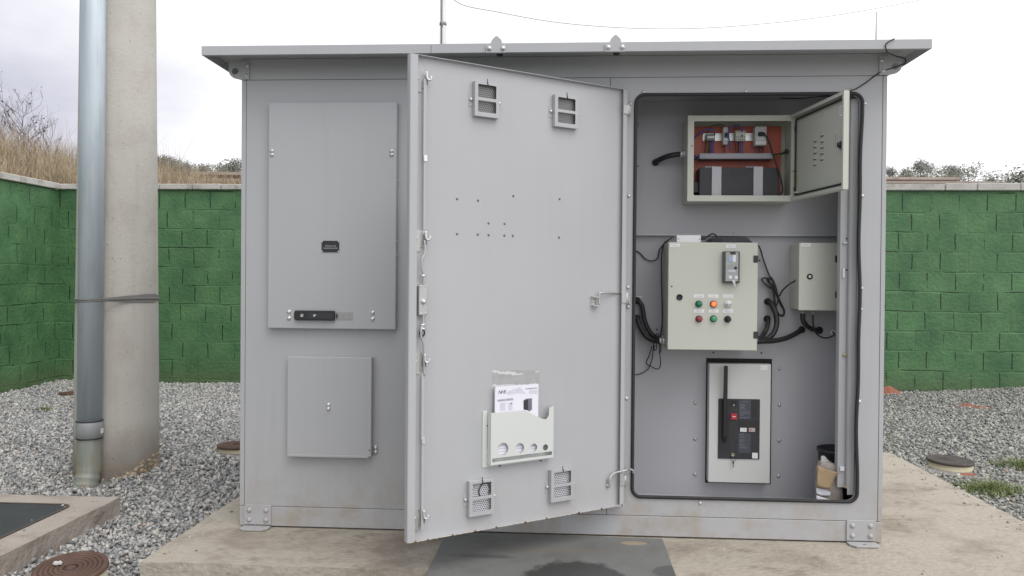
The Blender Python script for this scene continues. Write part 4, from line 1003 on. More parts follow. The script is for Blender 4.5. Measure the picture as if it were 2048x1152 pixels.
obj('lock_spindle', MB().lathe(DT((rail_u+.004, NS+.024, zm_-.004)), dn, [(.010, 0), (.010, .003), (.006, .0035), (.006, .010), (.002, .011)], 14), STEEL, door)
mb = MB()
for du_, dz_ in ((-.005, .05), (.013, .05), (-.005, -.045), (.013, -.045)): mb.lathe(DT((rail_u+du_, NS+.024, zm_+dz_)), dn, [(.0035, 0), (.003, .0015), (.001, .002)], 8)
obj('lock_rivets', mb, STEEL, door)
zt2 = D(842, 492)[1]
obj('lock_rod_upper', MB().tube(spline([DT((rail_u, NS+.018, zt_-.003)), DT((rail_u+.001, NS+.018, zt_+.03)), DT((rail_u+.004, NS+.019, zt_+.045)), DT((rail_u+.008, NS+.020, zt_+.055)), DT((rail_u+.009, NS+.021, zt_+.09)), DT((rail_u-.002, NS+.02, zt_+.115)), DT((rail_u-.002, NS+.018, zt2+.02))], 6), .0038, 8), ZINC, door)
obj('lock_rod_lower', MB().tube(spline([DT((rail_u+.002, NS+.018, zb_+.003)), DT((rail_u+.002, NS+.018, zb_-.03)), DT((rail_u+.010, NS+.021, zb_-.045)), DT((rail_u+.010, NS+.021, zb_-.075)), DT((rail_u, NS+.02, zb_-.105)), DT((rail_u-.003, NS+.018, zb_-.17)), DT((rail_u-.004, NS+.018, z_c-.01))], 6), .0038, 8), ZINC, door)
for z in (zt_+.034, zb_-.034, zb_-.047): obj('rod_joint', MB().lathe(DT((rail_u+.002, NS+.020, z)), dd, [(.0045, -.009), (.0045, .009)], 8), STEEL, door)
obj('rod_eye', MB().loop([DT((rail_u+.002+.009*math.cos(a), NS+.012, zb_-.062+.011*math.sin(a))) for a in np.linspace(0, 6.283, 14)[:-1]], .003, 6), RUBBER, door)
# hinges at the cabin side
for py in (221, 597, 960):
    z = on_y(1249, py, -.02).z
    hg = obj('hinge', MB().cyl(DT((-.004, .014, z-.022)), DT((-.004, .014, z+.022)), .0062, n=14).box(.000, .024, .0142, .018, z-.018, z+.018, DT), ZINC, door, bevel=.0008)
    obj('hinge_leaf', MB().box(HX+.006, HX+.022, -.024, -.0005, z-.014, z+.018), ZINC, door, bevel=.001)
# door stays
u_, z_ = D(1188, 601)
st = obj('stay_bracket', MB().box(u_-.016, u_+.016, NS+.0005, NS+.003, z_-.024, z_+.018, DT).box(u_-.016, u_+.016, NS+.003, NS+.020, z_+.012, z_+.016, DT).box(u_-.016, u_+.016, NS+.003, NS+.020, z_-.022, z_-.018, DT), ZINC, door)
mb = MB()
for a, b_ in ((-.008, -.003), (.008, -.003)): mb.lathe(DT((u_+a, NS+.003, z_+b_)), dn, [(.005, 0), (.004, .004), (.001, .005)], 8)
obj('stay_screws', mb, STEEL, door)
sy = on_y(1257, 582, -.012)
obj('door_stay', MB().tube(spline([DT((u_-.014, NS+.016, z_-.02)), DT((u_-.014, NS+.016, z_+.022)), DT((u_-.019, NS+.016, z_+.030)), (DT((u_-.05, NS+.016, z_+.031))), Vector((sy.x-.03, sy.y-.010, z_+.029)), Vector((sy.x-.004, sy.y-.003, z_+.026)), Vector((sy.x+.002, -.012, z_+.018)), Vector((sy.x+.002, -.012, z_-.018))], 6), .0042, 8), ZINC, door)
u_, z_ = D(1215, 968)
ey = on_y(1264, 942, -.012)
obj('door_stay', MB().tube(spline([DT((u_, NS+.012, z_-.005)), DT((u_, NS+.014, z_+.022)), DT((u_-.02, NS+.014, z_+.043)), Vector(((DT((u_-.05, 0, 0)).x+ey.x)/2, -.05, z_+.055)), Vector((ey.x-.015, -.025, z_+.056)), Vector((ey.x+.004, -.014, z_+.046)), Vector((ey.x+.004, -.012, z_+.036))], 6), .0042, 8), ZINC, door)
obj('stay_bracket', MB().lathe(DT((u_, NS, z_-.006)), dn, [(.009, 0), (.009, .004), (.005, .005), (.005, .014), (.001, .015)], 12).box(u_-.006, u_+.006, NS+.0005, NS+.004, z_-.012, z_+.02, DT), ZINC, door)
# torn sticker left on the door
mb = MB()
def ragged(x0, x1, y0, y1, x2, y2, x3, y3, n_, a):
    top = [(x0+(x1-x0)*i/n_, y0+(y1-y0)*i/n_+random.uniform(-a, a)) for i in range(n_+1)]
    bot = [(x2+(x3-x2)*i/n_, y2+(y3-y2)*i/n_+random.uniform(-a, a)) for i in range(n_+1)]
    return top, bot
def patch(mb, tb, off):
    t_, b_2 = tb; vs_ = []
    for p, q in zip(t_, b_2):
        u, z = D(*p); vs_.append(DT((u, NS+off, z))); u, z = D(*q); vs_.append(DT((u, NS+off, z)))
    return mb.add(vs_, [(2*i, 2*i+1, 2*i+3, 2*i+2) for i in range(len(t_)-1)])
patch(mb, ragged(982, 1032, 740, 745, 984, 745, 1030, 751, 14, 1.4), .0006); patch(mb, ragged(1032, 1046, 746, 747, 1030, 750, 1045, 749, 5, .6), .0006)
patch(mb, ragged(986, 1074, 770, 767, 983, 774, 1076, 770, 20, 1.6), .0006); patch(mb, ragged(1070, 1078, 743, 741, 1071, 745, 1079, 744, 4, .5), .0006)
obj('sticker_residue', mb, mat('residue', (.62, .62, .62), .8, var=.12, scale=60), door)
mb = MB(); patch(mb, ragged(984, 1080, 741, 740, 984, 772, 1080, 768, 6, 1), .0003)
obj('sticker_glue', mb, mat('glue_film', (.385, .385, .385), .7, var=.1, scale=30), door)  # grey glue film left between the torn sticker strips
# ================================================================== THINGS ON THE DOOR
u0, zb = D(1107.5, 916); u1, _ = D(981, 930); zb = D(981, 932)[1]
def Dp(px, py): return D(px, py, .026)
dh = thing('document_holder', DT(((u0+u1)/2, 0, zb)), 'pale grey metal document holder with round cut-outs hung on the open door', 'document holder')
u0, u1 = Dp(1107, 870)[0], Dp(982, 870)[0]; zb = Dp(981, 931)[1]
prof = [(982, 826), (1010, 824.3), (1050, 821), (1072, 832), (1086, 838), (1093, 838.5), (1097.5, 832), (1098.5, 824), (1099, 814), (1107, 812.5)]
top = [Dp(*p) for p in prof]; top = [(u, z) for u, z in top]; top[0] = (u1, top[0][1]); top[-1] = (u0, top[-1][1])
slot = [(u1-.006, zb+.010), (u0+.006, zb+.010), (u0+.006, zb+.024), (u1-.006, zb+.024)]
holes_ = []
for px, py, r in ((1006, 897.5, .0235), (1039.5, 896, .0195), (1067.5, 894.5, .0155), (1091, 894, .0120)):
    u, z = Dp(px, py); holes_.append(circle(u, z-.0015, r, 24))
ol = [(u1, zb), (u0, zb)]+[p for p in reversed(top)]
obj('front_plate', MB().plate(ol, holes_+[slot], DZ, .024, .026), BEIGE2, dh)
mb = MB(); mb.box(u0, u0+.0015, NS+.004, .0238, zb, top[-1][1], DT); mb.box(u1-.0015, u1, NS+.004, .0238, zb, top[0][1], DT); mb.box(u0+.002, u1-.002, NS+.004, .0238, zb, zb+.0015, DT)
obj('side_plate', mb, BEIGE2, dh)
mb = MB().box(u1+.0005, u1+.020, NS+.0006, NS+.003, zb-.012, top[0][1]+.004, DT).box(u0+.003, u1, NS+.0006, NS+.003, zb-.012, zb+.06, DT)
obj('back_plate', mb, BEIGE2, dh, bevel=.0006)
for px, py in ((974, 851), (999, 931.5), (1081, 921)):
    u, z = D(px, py); obj('screw', MB().lathe(DT((u, NS+.003, z)), dn, [(.0035, 0), (.003, .0015), (.001, .002)], 8), CHAR, dh)
# booklet
def Pp(px, py): return D(px, py, .0145)
bu1, bzt = Pp(990.5, 774); bu0, bzt2 = Pp(1077, 768)
bz0 = zb+.027
bk = thing('instruction_booklet', DT(((bu0+bu1)/2, .012, bz0)), 'white printed booklet standing in the document holder', 'booklet')
obj('pages', MB().prism([(bu1, bz0), (bu0, bz0), (bu0, bzt2), (bu1, bzt)], DZ, .008, .0145), PAPER, bk)
def Bm(px, py):
    u, z = D(px, py, .0148); 
    return Matrix.Translation(DT((u, .0148, z))) @ Matrix((-dd, Vector((0, 0, 1)), dn)).transposed().to_4x4()
text('logo', 'NHS', .0185, Bm(1004, 784.5), INK, bk, .85, .25)
def quad(mb, pts, n_):
    return mb.add([DT((D(px, py, n_)[0], n_, D(px, py, n_)[1])) for px, py in pts], [tuple(range(len(pts)))])
mb = MB(); quad(mb, [(995, 799.5), (1026.5, 796), (1026.5, 800.5), (995, 803.5)], .0148); quad(mb, [(1052, 776.5), (1074, 775), (1074, 777.5), (1051, 779)], .0148)
obj('print', mb, mat('print_grey', (.42, .40, .48), .7, var=.25, scale=70), bk)
mb = MB(); quad(mb, [(1015, 783), (1040, 774), (1052, 787.5), (1034, 786.5), (1014, 790)], .0148); quad(mb, [(1058, 781), (1075, 780), (1075, 788), (1058, 788)], .0147); quad(mb, [(1000, 806), (1011, 805), (1011, 821), (1000, 822)], .0148); quad(mb, [(1016, 806), (1025, 805), (1025, 820), (1016, 821)], .0148)
obj('pale_print', mb, mat('print_pale', (.64, .63, .72), .7, var=.08, scale=90), bk)
mb = MB(); quad(mb, [(1047, 801), (1056, 799), (1057, 821), (1047, 819)], .0149); obj('picture', mb, CHAR, bk)
mb = MB(); quad(mb, [(1056, 799), (1064, 796.5), (1064, 819), (1058, 823.5), (1057, 821)], .0149); quad(mb, [(1047, 801), (1052, 797.5), (1064, 796.5), (1056, 799)], .0149); quad(mb, [(1020, 806.5), (1024, 805.5), (1024, 808.5), (1021, 808)], .0149)
obj('picture_side', mb, mat('print_mid', (.17, .165, .19), .7), bk)
mb = MB()
for px, r in ((1006, .021), (1039.5, .017), (1067.5, .013)):
    for k in range(5):
        u, z = D(px, 885+6*k, .0148)
        if u-r > bu0: mb.box(u-r, u+r, .0146, .0148, z-.0012, z+.0012, DT)
obj('print_lines', mb, mat('print_line', (.55, .54, .62), .7), bk)

# ================================================================== THINGS INSIDE THE CABIN
# --- open enclosure at the top
yb, yf = YU-.001, .18
A = on_y(1376, 231, yf); B = on_y(1588, 403, yf)
bx0, bx1, bz0, bz1 = A.x, B.x, B.z, A.z
A2 = on_y(1388.5, 242.5, yf); B2 = on_y(1581, 391, yf)
ix0, ix1, iz0, iz1 = A2.x, B2.x, B2.z, A2.z
oe = thing('wall_enclosure', ((bx0+bx1)/2, .25, bz0), 'open beige steel wall box with orange back plate at the top of the cabin', 'enclosure')
mb = MB().box(bx0, bx0+.002, yf+.003, yb, bz0, bz1).box(bx1-.002, bx1, yf+.003, yb, bz0, bz1).box(bx0+.002, bx1-.002, yf+.003, yb, bz0, bz0+.002).box(bx0+.002, bx1-.002, yf+.003, yb, bz1-.002, bz1).box(bx0+.002, bx1-.002, yb-.003, yb, bz0+.002, bz1-.002)
obj('housing', mb, BEIGE, oe, bevel=.0008)
obj('front_frame', MB().plate([(bx0, bz0), (bx1, bz0), (bx1, bz1), (bx0, bz1)], [rrect(ix0, ix1, iz0, iz1, .006, 3)], XZ, yf, yf+.0028), BEIGE, oe, bevel=.0008)
yp = .298
pr = on_y(1562, 300, yp).x; pt = on_y(1450, 253, yp).z
obj('mounting_plate', MB().box(ix0-.006, pr, yp, yp+.002, iz0-.003, pt), ORANGE, oe)
q0, q1 = on_y(1406, 267, yp-.008), on_y(1514, 281.5, yp-.008)
dr = obj('din_rail', MB().box(q0.x, q1.x, yp-.004, yp-.0005, q1.z+.004, q0.z-.004).box(q0.x, q1.x, yp-.0095, yp-.0045, q0.z-.004, q0.z).box(q0.x, q1.x, yp-.0095, yp-.0045, q1.z, q1.z+.004), STEEL, oe)
def pbox(name, x0, y0, x1, y1, yfr, yba, m_, bevel=.001, par=None):
    a, c = on_y(x0, y0, yfr), on_y(x1, y1, yfr); return obj(name, MB().box(a.x, c.x, yfr, yba, c.z, a.z), m_, par or oe, bevel=bevel), a, c
LG = mat('light_grey_module', (.50, .51, .50), .5, var=.04, scale=30)
tb, a, c = pbox('terminal_block', 1413, 268, 1430, 281, .262, yp-.01, mat('green_grey_terminal', (.16, .19, .17), .5, var=.1, scale=90))
obj('terminal_label', MB().box(a.x+.004, c.x-.003, .2605, .2618, a.z-.018, a.z-.010), WHITE, tb)
mc, a, c = pbox('miniature_breaker', 1447, 254, 1456, 289, .252, yp-.01, LG)
obj('toggle', MB().box(a.x+.005, c.x-.004, .246, .2518, a.z-.046, a.z-.026), INK, mc)
obj('toggle_label', MB().box(a.x+.003, c.x-.003, .2505, .2518, a.z-.058, a.z-.049), WHITE, mc)
rl, a, c = pbox('relay', 1471.5, 261.5, 1491, 281.5, .255, yp-.01, mat('cream_relay', (.56, .55, .49), .5, var=.05, scale=90))
mb = MB()
for i in range(5):
    for j in (0, 1, 3): x_ = a.x+(c.x-a.x)*(.12+.19*i); z_ = c.z+(a.z-c.z)*(.12+.25*j); mb.cyl((x_, .2545, z_), (x_, .2535, z_), .0024, n=8)
mb.box(a.x+.024, a.x+.030, .252, .2545, (a.z+c.z)/2-.003, (a.z+c.z)/2+.003)
obj('relay_terminals', mb, CHAR, rl)
so, a, c = pbox('socket', 1510.5, 252.5, 1533, 290.5, .245, yp-.01, LG, .0015)
obj('socket_face', MB().box(a.x+.005, c.x-.003, .2405, .2448, a.z-.062, a.z-.026), mat('socket_pale', (.56, .56, .57), .4), so, bevel=.001)
mb = MB()
for i in range(4): mb.box(a.x+.004+i*.0115, a.x+.013+i*.0115, .2435, .2448, c.z+.004, c.z+.020)
obj('socket_terminals', mb, WHITE, so)
wd, a, c = pbox('wire_duct', 1399, 306.5, 1547, 317.5, .235, yp-.001, mat('duct_grey', (.33, .33, .36), .5, var=.03), .0015)
mb = MB()
for k in range(24): x_ = a.x+.01+(c.x-a.x-.02)*k/23; mb.box(x_-.002, x_+.002, .240, yp-.002, c.z-.0011, c.z-.0006)
obj('duct_slots', mb, DARKGAP, wd)
def wire(pts, r, m_, y, name='wire', par=None):
    w3 = spline([on_y(p[0], p[1], p[2] if len(p) > 2 else y) for p in pts], 6); return obj(name, MB().tube(w3, r, 6), m_, par or oe)
for x_, m_ in ((1411, BROWNW), (1416, GREENW), (1418.5, INK), (1421, BLUEW), (1424, BLUEW), (1427, BLUEW)):
    wire([(x_, 279), (x_+random.uniform(-1, 1), 292), (x_+random.uniform(-2, 1), 309)], .0021, m_, .272)
for x_, m_ in ((1448, BROWNW), (1450.5, INK), (1470, BROWNW), (1473, mat('copper_orange_wire', (.22, .07, .02), .5)), (1477, INK), (1480, BLUEW), (1483, BLUEW), (1486, mat('violet_wire', (.12, .09, .25), .5)), (1514, BLUEW), (1518, INK), (1521, BROWNW), (1526, INK)):
    wire([(x_, 282 if x_ > 1460 and x_ < 1500 else 288), (x_+random.uniform(-2, 1), 297), (x_+random.uniform(-2, 1), 309)], .002, m_, .268)
wire([(1386, 278, .28), (1398, 268, .26), (1408, 261, .25), (1418, 258.5, .25), (1427, 261, .255), (1429, 269, .26)], .0034, BLUEW, .26)
wire([(1460, 302, .245), (1459, 285, .24), (1457, 268, .24), (1461, 257, .24), (1470, 250.5, .24), (1478, 251, .245), (1483, 257, .25), (1484, 263, .255)], .0034, BLUEW, .25)
wire([(1415, 266, .26), (1420, 254, .26), (1432, 249.5, .26), (1446, 250, .26), (1451, 256, .255)], .0018, INK, .25)
wire([(1386, 310, .26), (1393, 313, .25), (1400, 316, .25)], .004, BLUEW, .25); wire([(1384, 318, .26), (1394, 319, .25), (1404, 318, .25)], .004, INK, .25)
wire([(1545, 310, .25), (1558, 308, .255), (1578, 303, .26)], .0035, INK, .25); wire([(1545, 311.5, .25), (1560, 310, .255), (1577, 306, .26)], .0025, GREENW, .25)
q = on_y(1577, 304, .26); obj('gland_nut', MB().cyl((ix1+.004, .25, q.z), (ix1-.006, .25, q.z), .011, n=6), CHAR, oe)
obj('door_earth_wire', MB().tube(spline([on_y(1583, 345, .176), on_y(1590, 341, .165), on_y(1597, 346, .15), on_y(1594, 358, .15), on_y(1597, 372, .15)], 6), .0019, 6), mat('earth_wire', (.30, .36, .04), .5), oe)
# hinged door of that enclosure, swung towards the viewer
hb_ = Vector((on_y(1590, 300, yf).x, yf-.004, 0)); fe = on_y(1697, 290, -.262); fe = Vector((fe.x, -.262, 0))
e1 = (fe-hb_).normalized(); e2 = Vector((-e1.y, e1.x, 0)); LW = (fe-hb_).length
if e2.x > 0: e2 = -e2
ET = lambda p: hb_+e1*p[0]+e2*p[1]+Vector((0, 0, p[2]))
zd0, zd1 = bz0+.001, bz1-.001
ed = obj('enclosure_door', MB().box(0, LW, -.002, .000, zd0, zd1, ET).box(0, .0015, 0, .016, zd0, zd1, ET).box(LW-.0015, LW, .0003, .020, zd0, zd1, ET).box(.002, LW-.002, .0003, .020, zd0, zd0+.0015, ET).box(.002, LW-.002, .0003, .020, zd1-.0015, zd1, ET).box(LW-.012, LW-.002, .0185, .020, zd0+.002, zd1-.002, ET).box(.002, LW-.013, .0185, .020, zd1-.014, zd1-.002, ET).box(.002, LW-.013, .0185, .020, zd0+.002, zd0+.014, ET), BEIGE, oe, bevel=.0006)
obj('foam_seal', MB().loop([ET((a, .008, b)) for a, b in rrect(.02, LW-.022, zd0+.024, zd1-.024, .006, 3)], .004, 6), RUBBER, ed)
mb = MB()
for i in range(5):
    for j in range(2):
        c_ = ET((LW*(.405+.135*j), .0012, zd0+(zd1-zd0)*(.36+.065*i)+.012*j))
        mb.lathe(c_-e1*.012, e1, [(.0008, 0), (.0042, .004), (.0042, .020), (.0008, .024)], 8)
obj('louvre', mb, BEIGE, ed)
mb = MB()
for i in range(5):
    for j in range(2):
        u_ = LW*(.405+.135*j); z_ = zd0+(zd1-zd0)*(.36+.065*i)+.012*j-.0048; mb.box(u_-.012, u_+.012, .0003, .0011, z_-.0022, z_+.0010, ET)
obj('louvre_gap', mb, DARKGAP, ed)
obj('lock_barrel', MB().lathe(ET((LW-.042, .0003, (zd0+zd1)/2-.012)), e2, [(.016, 0), (.015, .010), (.009, .018), (.009, .022)], 16), BLACKP, ed)
obj('lock_cam', MB().box(LW-.050, LW-.041, .0225, .026, (zd0+zd1)/2-.02, (zd0+zd1)/2+.028, ET), ZINC, ed, bevel=.001)
obj('type_label', MB().box(LW-.068, LW-.028, .0004, .0009, zd1-.082, zd1-.046, ET), LABEL, ed)
mb = MB()
for k in range(4): mb.box(LW-.064, LW-.034, .0009, .0012, zd1-.054-.007*k, zd1-.0515-.007*k, ET)
obj('label_print', mb, PRINT, ed)
for z in (zd1-.06, zd0+.05): obj('hinge', MB().box(bx1-.004, bx1+.012, yf-.012, yf+.016, z-.012, z+.012), CHAR, oe, bevel=.002)
obj('earth_stud', MB().lathe(ET((.022, .0003, zd0+.035)), e2, [(.007, 0), (.007, .004), (.003, .0045), (.003, .014)], 8), STEEL, ed)
q = on_y(1384, 292, yf); obj('screw_hole', MB().cyl((q.x, yf-.0003, q.z), (q.x, yf-.001, q.z), .003, n=8), DARKGAP, oe)
gq = on_y(1362, 308, .25)
obj('cable_gland', MB().cyl((bx0, .25, gq.z), (bx0-.008, .25, gq.z), .017, n=6).cyl((bx0-.008, .25, gq.z), (bx0-.022, .25, gq.z), .013, n=16), STEEL, oe)
# battery unit resting in it, held by two straps
a, c = on_y(1399, 335, .205), on_y(1557.5, 391, .205)
ups = thing('backup_power_unit', ((a.x+c.x)/2, .25, iz0), 'black backup power unit lying in the open wall box under grey straps', 'power unit')
obj('case', MB().box(a.x, c.x, .205, .293, bz0+.003, a.z), CHAR, ups, bevel=.004, seg=2)
mb = MB()
for k in range(5): mb.box(a.x+(c.x-a.x)*.38, a.x+(c.x-a.x)*.62, .2042, .2052, a.z-.012-.006*k, a.z-.0095-.006*k)
obj('vent_ribs', mb, BLACKP, ups)
for x0, x1 in ((1424, 1443), (1507.5, 1526)):
    p, r_ = on_y(x0, 334, .2), on_y(x1, 334, .2)
    tag(obj('clamp_strap', MB().box(p.x, r_.x, .2, .2045, bz0+.003, a.z+.003).box(p.x, r_.x, .2046, yp-.003, a.z+.0005, a.z+.003).box(p.x-.012, r_.x-.008, yp-.004, yp-.001, a.z+.004, a.z+.018), mat('strap_alu', (.42, .42, .45), .4, .2, var=.05), ups), None)
p = on_y(1391, 375, .24); obj('connector', MB().box(p.x-.012, p.x+.014, .225, .27, p.z-.024, p.z+.024), BLACKP, ups, bevel=.002)
# black lead with its plug in the socket
pc = thing('power_cord', on_y(1522, 268, .235), 'black power cord plugged into the grey socket of the open box', 'cord')
p = on_y(1522, 268, .232); obj('plug', MB().lathe(Vector((p.x-.012, .236, p.z)), (1, -.1, 0), [(.004, 0), (.009, .003), (.010, .016), (.007, .026), (.004, .03)], 12), INK, pc)
obj('lead', MB().tube(spline([on_y(*q) for q in ((1528, 268.5, .232), (1534, 275, .228), (1540, 290, .22), (1546, 310, .215), (1553, 330, .2), (1560, 352, .197), (1564, 370, .195), (1564.5, 382, .195), (1560, 390, .2))], 8), .0036, 8), INK, pc)

# --- control panel
CY0, CY1 = .15, YL-.001
A = on_y(1338.5, 484.5, CY0); B = on_y(1514, 701.5, CY0); kx0, kx1, kz0, kz1 = A.x-.003, B.x, B.z, A.z
kp = thing('control_panel', ((kx0+kx1)/2, .25, kz0), 'beige control cabinet with six round buttons and a small display unit', 'control panel')
obj('housing', MB().box(kx0+.004, kx1-.004, CY0+.0145, CY1, kz0+.003, kz1-.003), BEIGE, kp, bevel=.003, seg=2)
kd = obj('panel_door', MB().box(kx0, kx1, CY0, CY0+.014, kz0, kz1), BEIGE, kp, bevel=.003, seg=2)
GRN = mat('green_button', (.012, .20, .10), .3, var=.03); GRN2 = mat('pale_green_button', (.06, .38, .18), .4, var=.03); REDB = mat('dull_red_button', (.34, .045, .05), .4, var=.03)
LIT = mat('lit_red_lamp', (.75, .06, .03), .3); b = LIT.node_tree.nodes['Principled BSDF']
tcx = LIT.node_tree; lw = N(tcx, 'ShaderNodeLayerWeight'); lw.inputs['Blend'].default_value = .35
rpx = N(tcx, 'ShaderNodeValToRGB'); rpx.color_ramp.elements[0].color = (1, .42, .07, 1); rpx.color_ramp.elements[1].color = (.75, .05, .03, 1); rpx.color_ramp.elements[1].position = .45
tcx.links.new(lw.outputs['Facing'], rpx.inputs[0]); tcx.links.new(rpx.outputs[0], b.inputs['Emission Color']); b.inputs['Emission Strength'].default_value = .75
for px, py, m_, lb_ in ((1397.4, 607.8, GRN, 'dark green lamp'), (1427, 608, LIT, 'lit red lamp'), (1455.7, 607.8, WHITE, 'white two-position knob'), (1397.8, 637.8, REDB, 'dull red push button'), (1427, 637.5, GRN2, 'light green push button'), (1455, 638.3, INK, 'black knob')):
    p = on_y(px, py, CY0-.0005)
    pb = obj('push_button', MB().lathe(p, (0, -1, 0), [(.0148, 0), (.0148, .004), (.0135, .007), (.012, .0072)], 24), CHAR if m_ not in (WHITE,) else WHITE, kp, label=lb_)
    obj('button_cap', MB().lathe(p+Vector((0, -.0072, 0)), (0, -1, 0), [(.0118, 0), (.0118, .004), (.0105, .008), (.007, .0105), (.002, .0115)], 24), m_, pb)
    if m_ is WHITE:
        obj('knob_grip', MB().box(p.x-.009, p.x-.003, -.0235+CY0, CY0-.012, p.z-.003, p.z+.002).box(p.x+.003, p.x+.009, -.0235+CY0, CY0-.012, p.z-.003, p.z+.002), mat('knob_mark', (.32, .32, .36), .5), pb)
    if m_ is INK: obj('knob_grip', MB().box(p.x-.003, p.x+.003, CY0-.026, CY0-.017, p.z-.011, p.z+.011), CHAR, pb, bevel=.001)
def lab(x0, y0, x1, y1, pr=None, parent=kd, y=CY0, frac=.6):
    a, c = on_y(x0, y0, y-.0004), on_y(x1, y1, y-.0004)
    l = obj('label_plate', MB().box(a.x, c.x, y-.0012, y-.0003, c.z, a.z), LABEL, kp if parent is kd else parent)
    cx_, cz_ = (a.x+c.x)/2, (a.z+c.z)/2; hw = (c.x-a.x)/2*frac
    obj('label_print', MB().box(cx_-hw, cx_+hw, y-.0015, y-.0013, cz_-.0016, cz_+.0016), PRINTL, l)
for (x0, y0), f_ in zip(((1387.5, 588.7), (1416.6, 588.7), (1445.6, 588.7), (1387.8, 618.6), (1417, 618.6), (1445.6, 618.6)), (.62, .45, .8, .6, .35, .8)): lab(x0, y0, x0+20.4, y0+6.8, frac=f_)
lab(1340.3, 487.6, 1359.5, 494, frac=.55); lab(1451.5, 489.3, 1471, 496, frac=.6)
p = on_y(1359, 594.6, CY0); obj('panel_lock', MB().lathe(p, (0, -1, 0), [(.0135, -.001), (.0135, .002), (.0115, .004), (.0108, .002), (.002, .002)], 20), INK, kp)
p = on_y(1343.4, 572.8, CY0); obj('screw_hole', MB().cyl(p, p-Vector((0, .001, 0)), .0033, n=10), DARKGAP, kp)
for y0, y1 in ((511, 525), (663, 677)):
    a, c = on_y(1507, y0, CY0), on_y(1515, y1, CY0); obj('hinge', MB().box(a.x, c.x+.002, CY0-.004, CY0+.02, c.z, a.z), CHAR, kp, bevel=.002)
a, c = on_y(1446.5, 502.5, CY0-.02), on_y(1479, 566.5, CY0-.02)
du = obj('display_unit', MB().box(a.x, c.x, CY0-.024, CY0-.0005, c.z, a.z), mat('display_bezel', (.07, .072, .068), .35, var=.1, scale=30), kp, bevel=.003, seg=2)
w_, h_ = c.x-a.x, a.z-c.z
obj('clear_cover', MB().box(a.x+w_*.13, c.x-w_*.10, CY0-.0275, CY0-.0242, c.z+h_*.06, a.z-h_*.03), mat('display_face', (.36, .38, .37), .2, var=.12, scale=60), du, bevel=.001)
def drect(nm, u0, u1, v0, v1, m_, d=.0285):
    obj(nm, MB().box(a.x+w_*u0, a.x+w_*u1, CY0-d, CY0-.0276, a.z-h_*v1, a.z-h_*v0), m_, du)
drect('screen', .32, .62, .17, .30, mat('lcd_blue', (.34, .42, .66), .2)); drect('screen_glare', .56, .74, .12, .33, WHITE, .0287); drect('cover_clip', .40, .72, .01, .10, CHAR, .0289)
mb = MB()
for i in range(3):
    for j in range(2):
        if (i, j) != (2, 1): mb.cyl((a.x+w_*(.36+.165*i), CY0-.0276, a.z-h_*(.43+.085*j)), (a.x+w_*(.36+.165*i), CY0-.029, a.z-h_*(.43+.085*j)), .0026, n=8)
obj('keys', mb, PRINT, du); obj('round_key', MB().cyl((a.x+w_*.73, CY0-.0276, a.z-h_*.52), (a.x+w_*.73, CY0-.031, a.z-h_*.52), .006, n=14), INK, du)
drect('print_block', .3, .74, .58, .66, PRINTL); drect('pale_block', .33, .52, .76, .86, WHITE); drect('pale_block', .70, .86, .77, .86, LABEL)
p = on_y(1467, 566, CY0-.024)
obj('latch_tab', MB().prism([(p.x-.009, p.z+.012), (p.x+.006, p.z+.012), (p.x+.006, p.z-.004), (p.x+.008, p.z-.012), (p.x+.003, p.z-.016), (p.x-.001, p.z-.004)], XZ, CY0-.031, CY0-.0277), mat('clear_tab', (.62, .62, .62), .15), du)
gl, gr = on_y(1326, 681, .27), on_y(1516, 681, .23)
obj('cable_gland', MB().cyl((kx0+.004, .27, gl.z), (kx0-.008, .27, gl.z), .018, n=6).cyl((kx0-.008, .27, gl.z), (kx0-.024, .27, gl.z), .013, n=16), STEEL, kp)
obj('cable_gland', MB().cyl((kx1-.004, .22, gr.z), (kx1+.006, .22, gr.z), .018, n=6).cyl((kx1+.006, .22, gr.z), (kx1+.016, .22, gr.z), .013, n=16), STEEL, kp)
# things lying on top of it
a, c = on_y(1353, 470.5, .18), on_y(1401, 483, .18)
ad = thing('power_adapter', ((a.x+c.x)/2, .2, kz1), 'small white box lying on top of the beige control cabinet', 'adapter')
obj('case', MB().box(a.x, c.x, .17, .235, kz1+.0005, a.z), WHITE, ad, bevel=.0015)
mb = MB()
for x_ in (a.x+.007, c.x-.006): mb.cyl((x_, .1698, (a.z+kz1)/2-.001), (x_, .169, (a.z+kz1)/2-.001), .0028, n=8)
obj('screw', mb, PRINT, ad)
p = on_y(1403, 477, .18)
obj('plug_lead', MB().cyl((c.x, .19, p.z), (c.x+.022, .19, p.z-.001), .006, .005, 10).tube(spline([on_y(*q) for q in ((1410, 478, .19), (1416, 472, .2), (1424, 467.8, .21), (1431, 470, .215), (1434, 477, .22))], 6), .0032, 8), INK, ad)
a, c = on_y(1416, 474, .24), on_y(1497, 483.5, .17)
rt = thing('flat_black_box', ((a.x+c.x)/2, .24, kz1), 'flat black device lying on top of the control cabinet beside the white box', 'device')
mb = MB(); zt_ = on_y(1450, 474.5, .20).z
mb.prism([(a.x, kz1+.0005), (c.x+.022, kz1+.0005), (c.x+.002, zt_-.003), (c.x-.01, zt_), (a.x+.022, zt_), (a.x+.014, zt_-.002)], XZ, .185, .325)
obj('case', mb, CHAR, rt, bevel=.002)
obj('side_port', MB().box(a.x+.012, a.x+.05, .183, .1848, kz1+.002, zt_-.004), INK, rt)

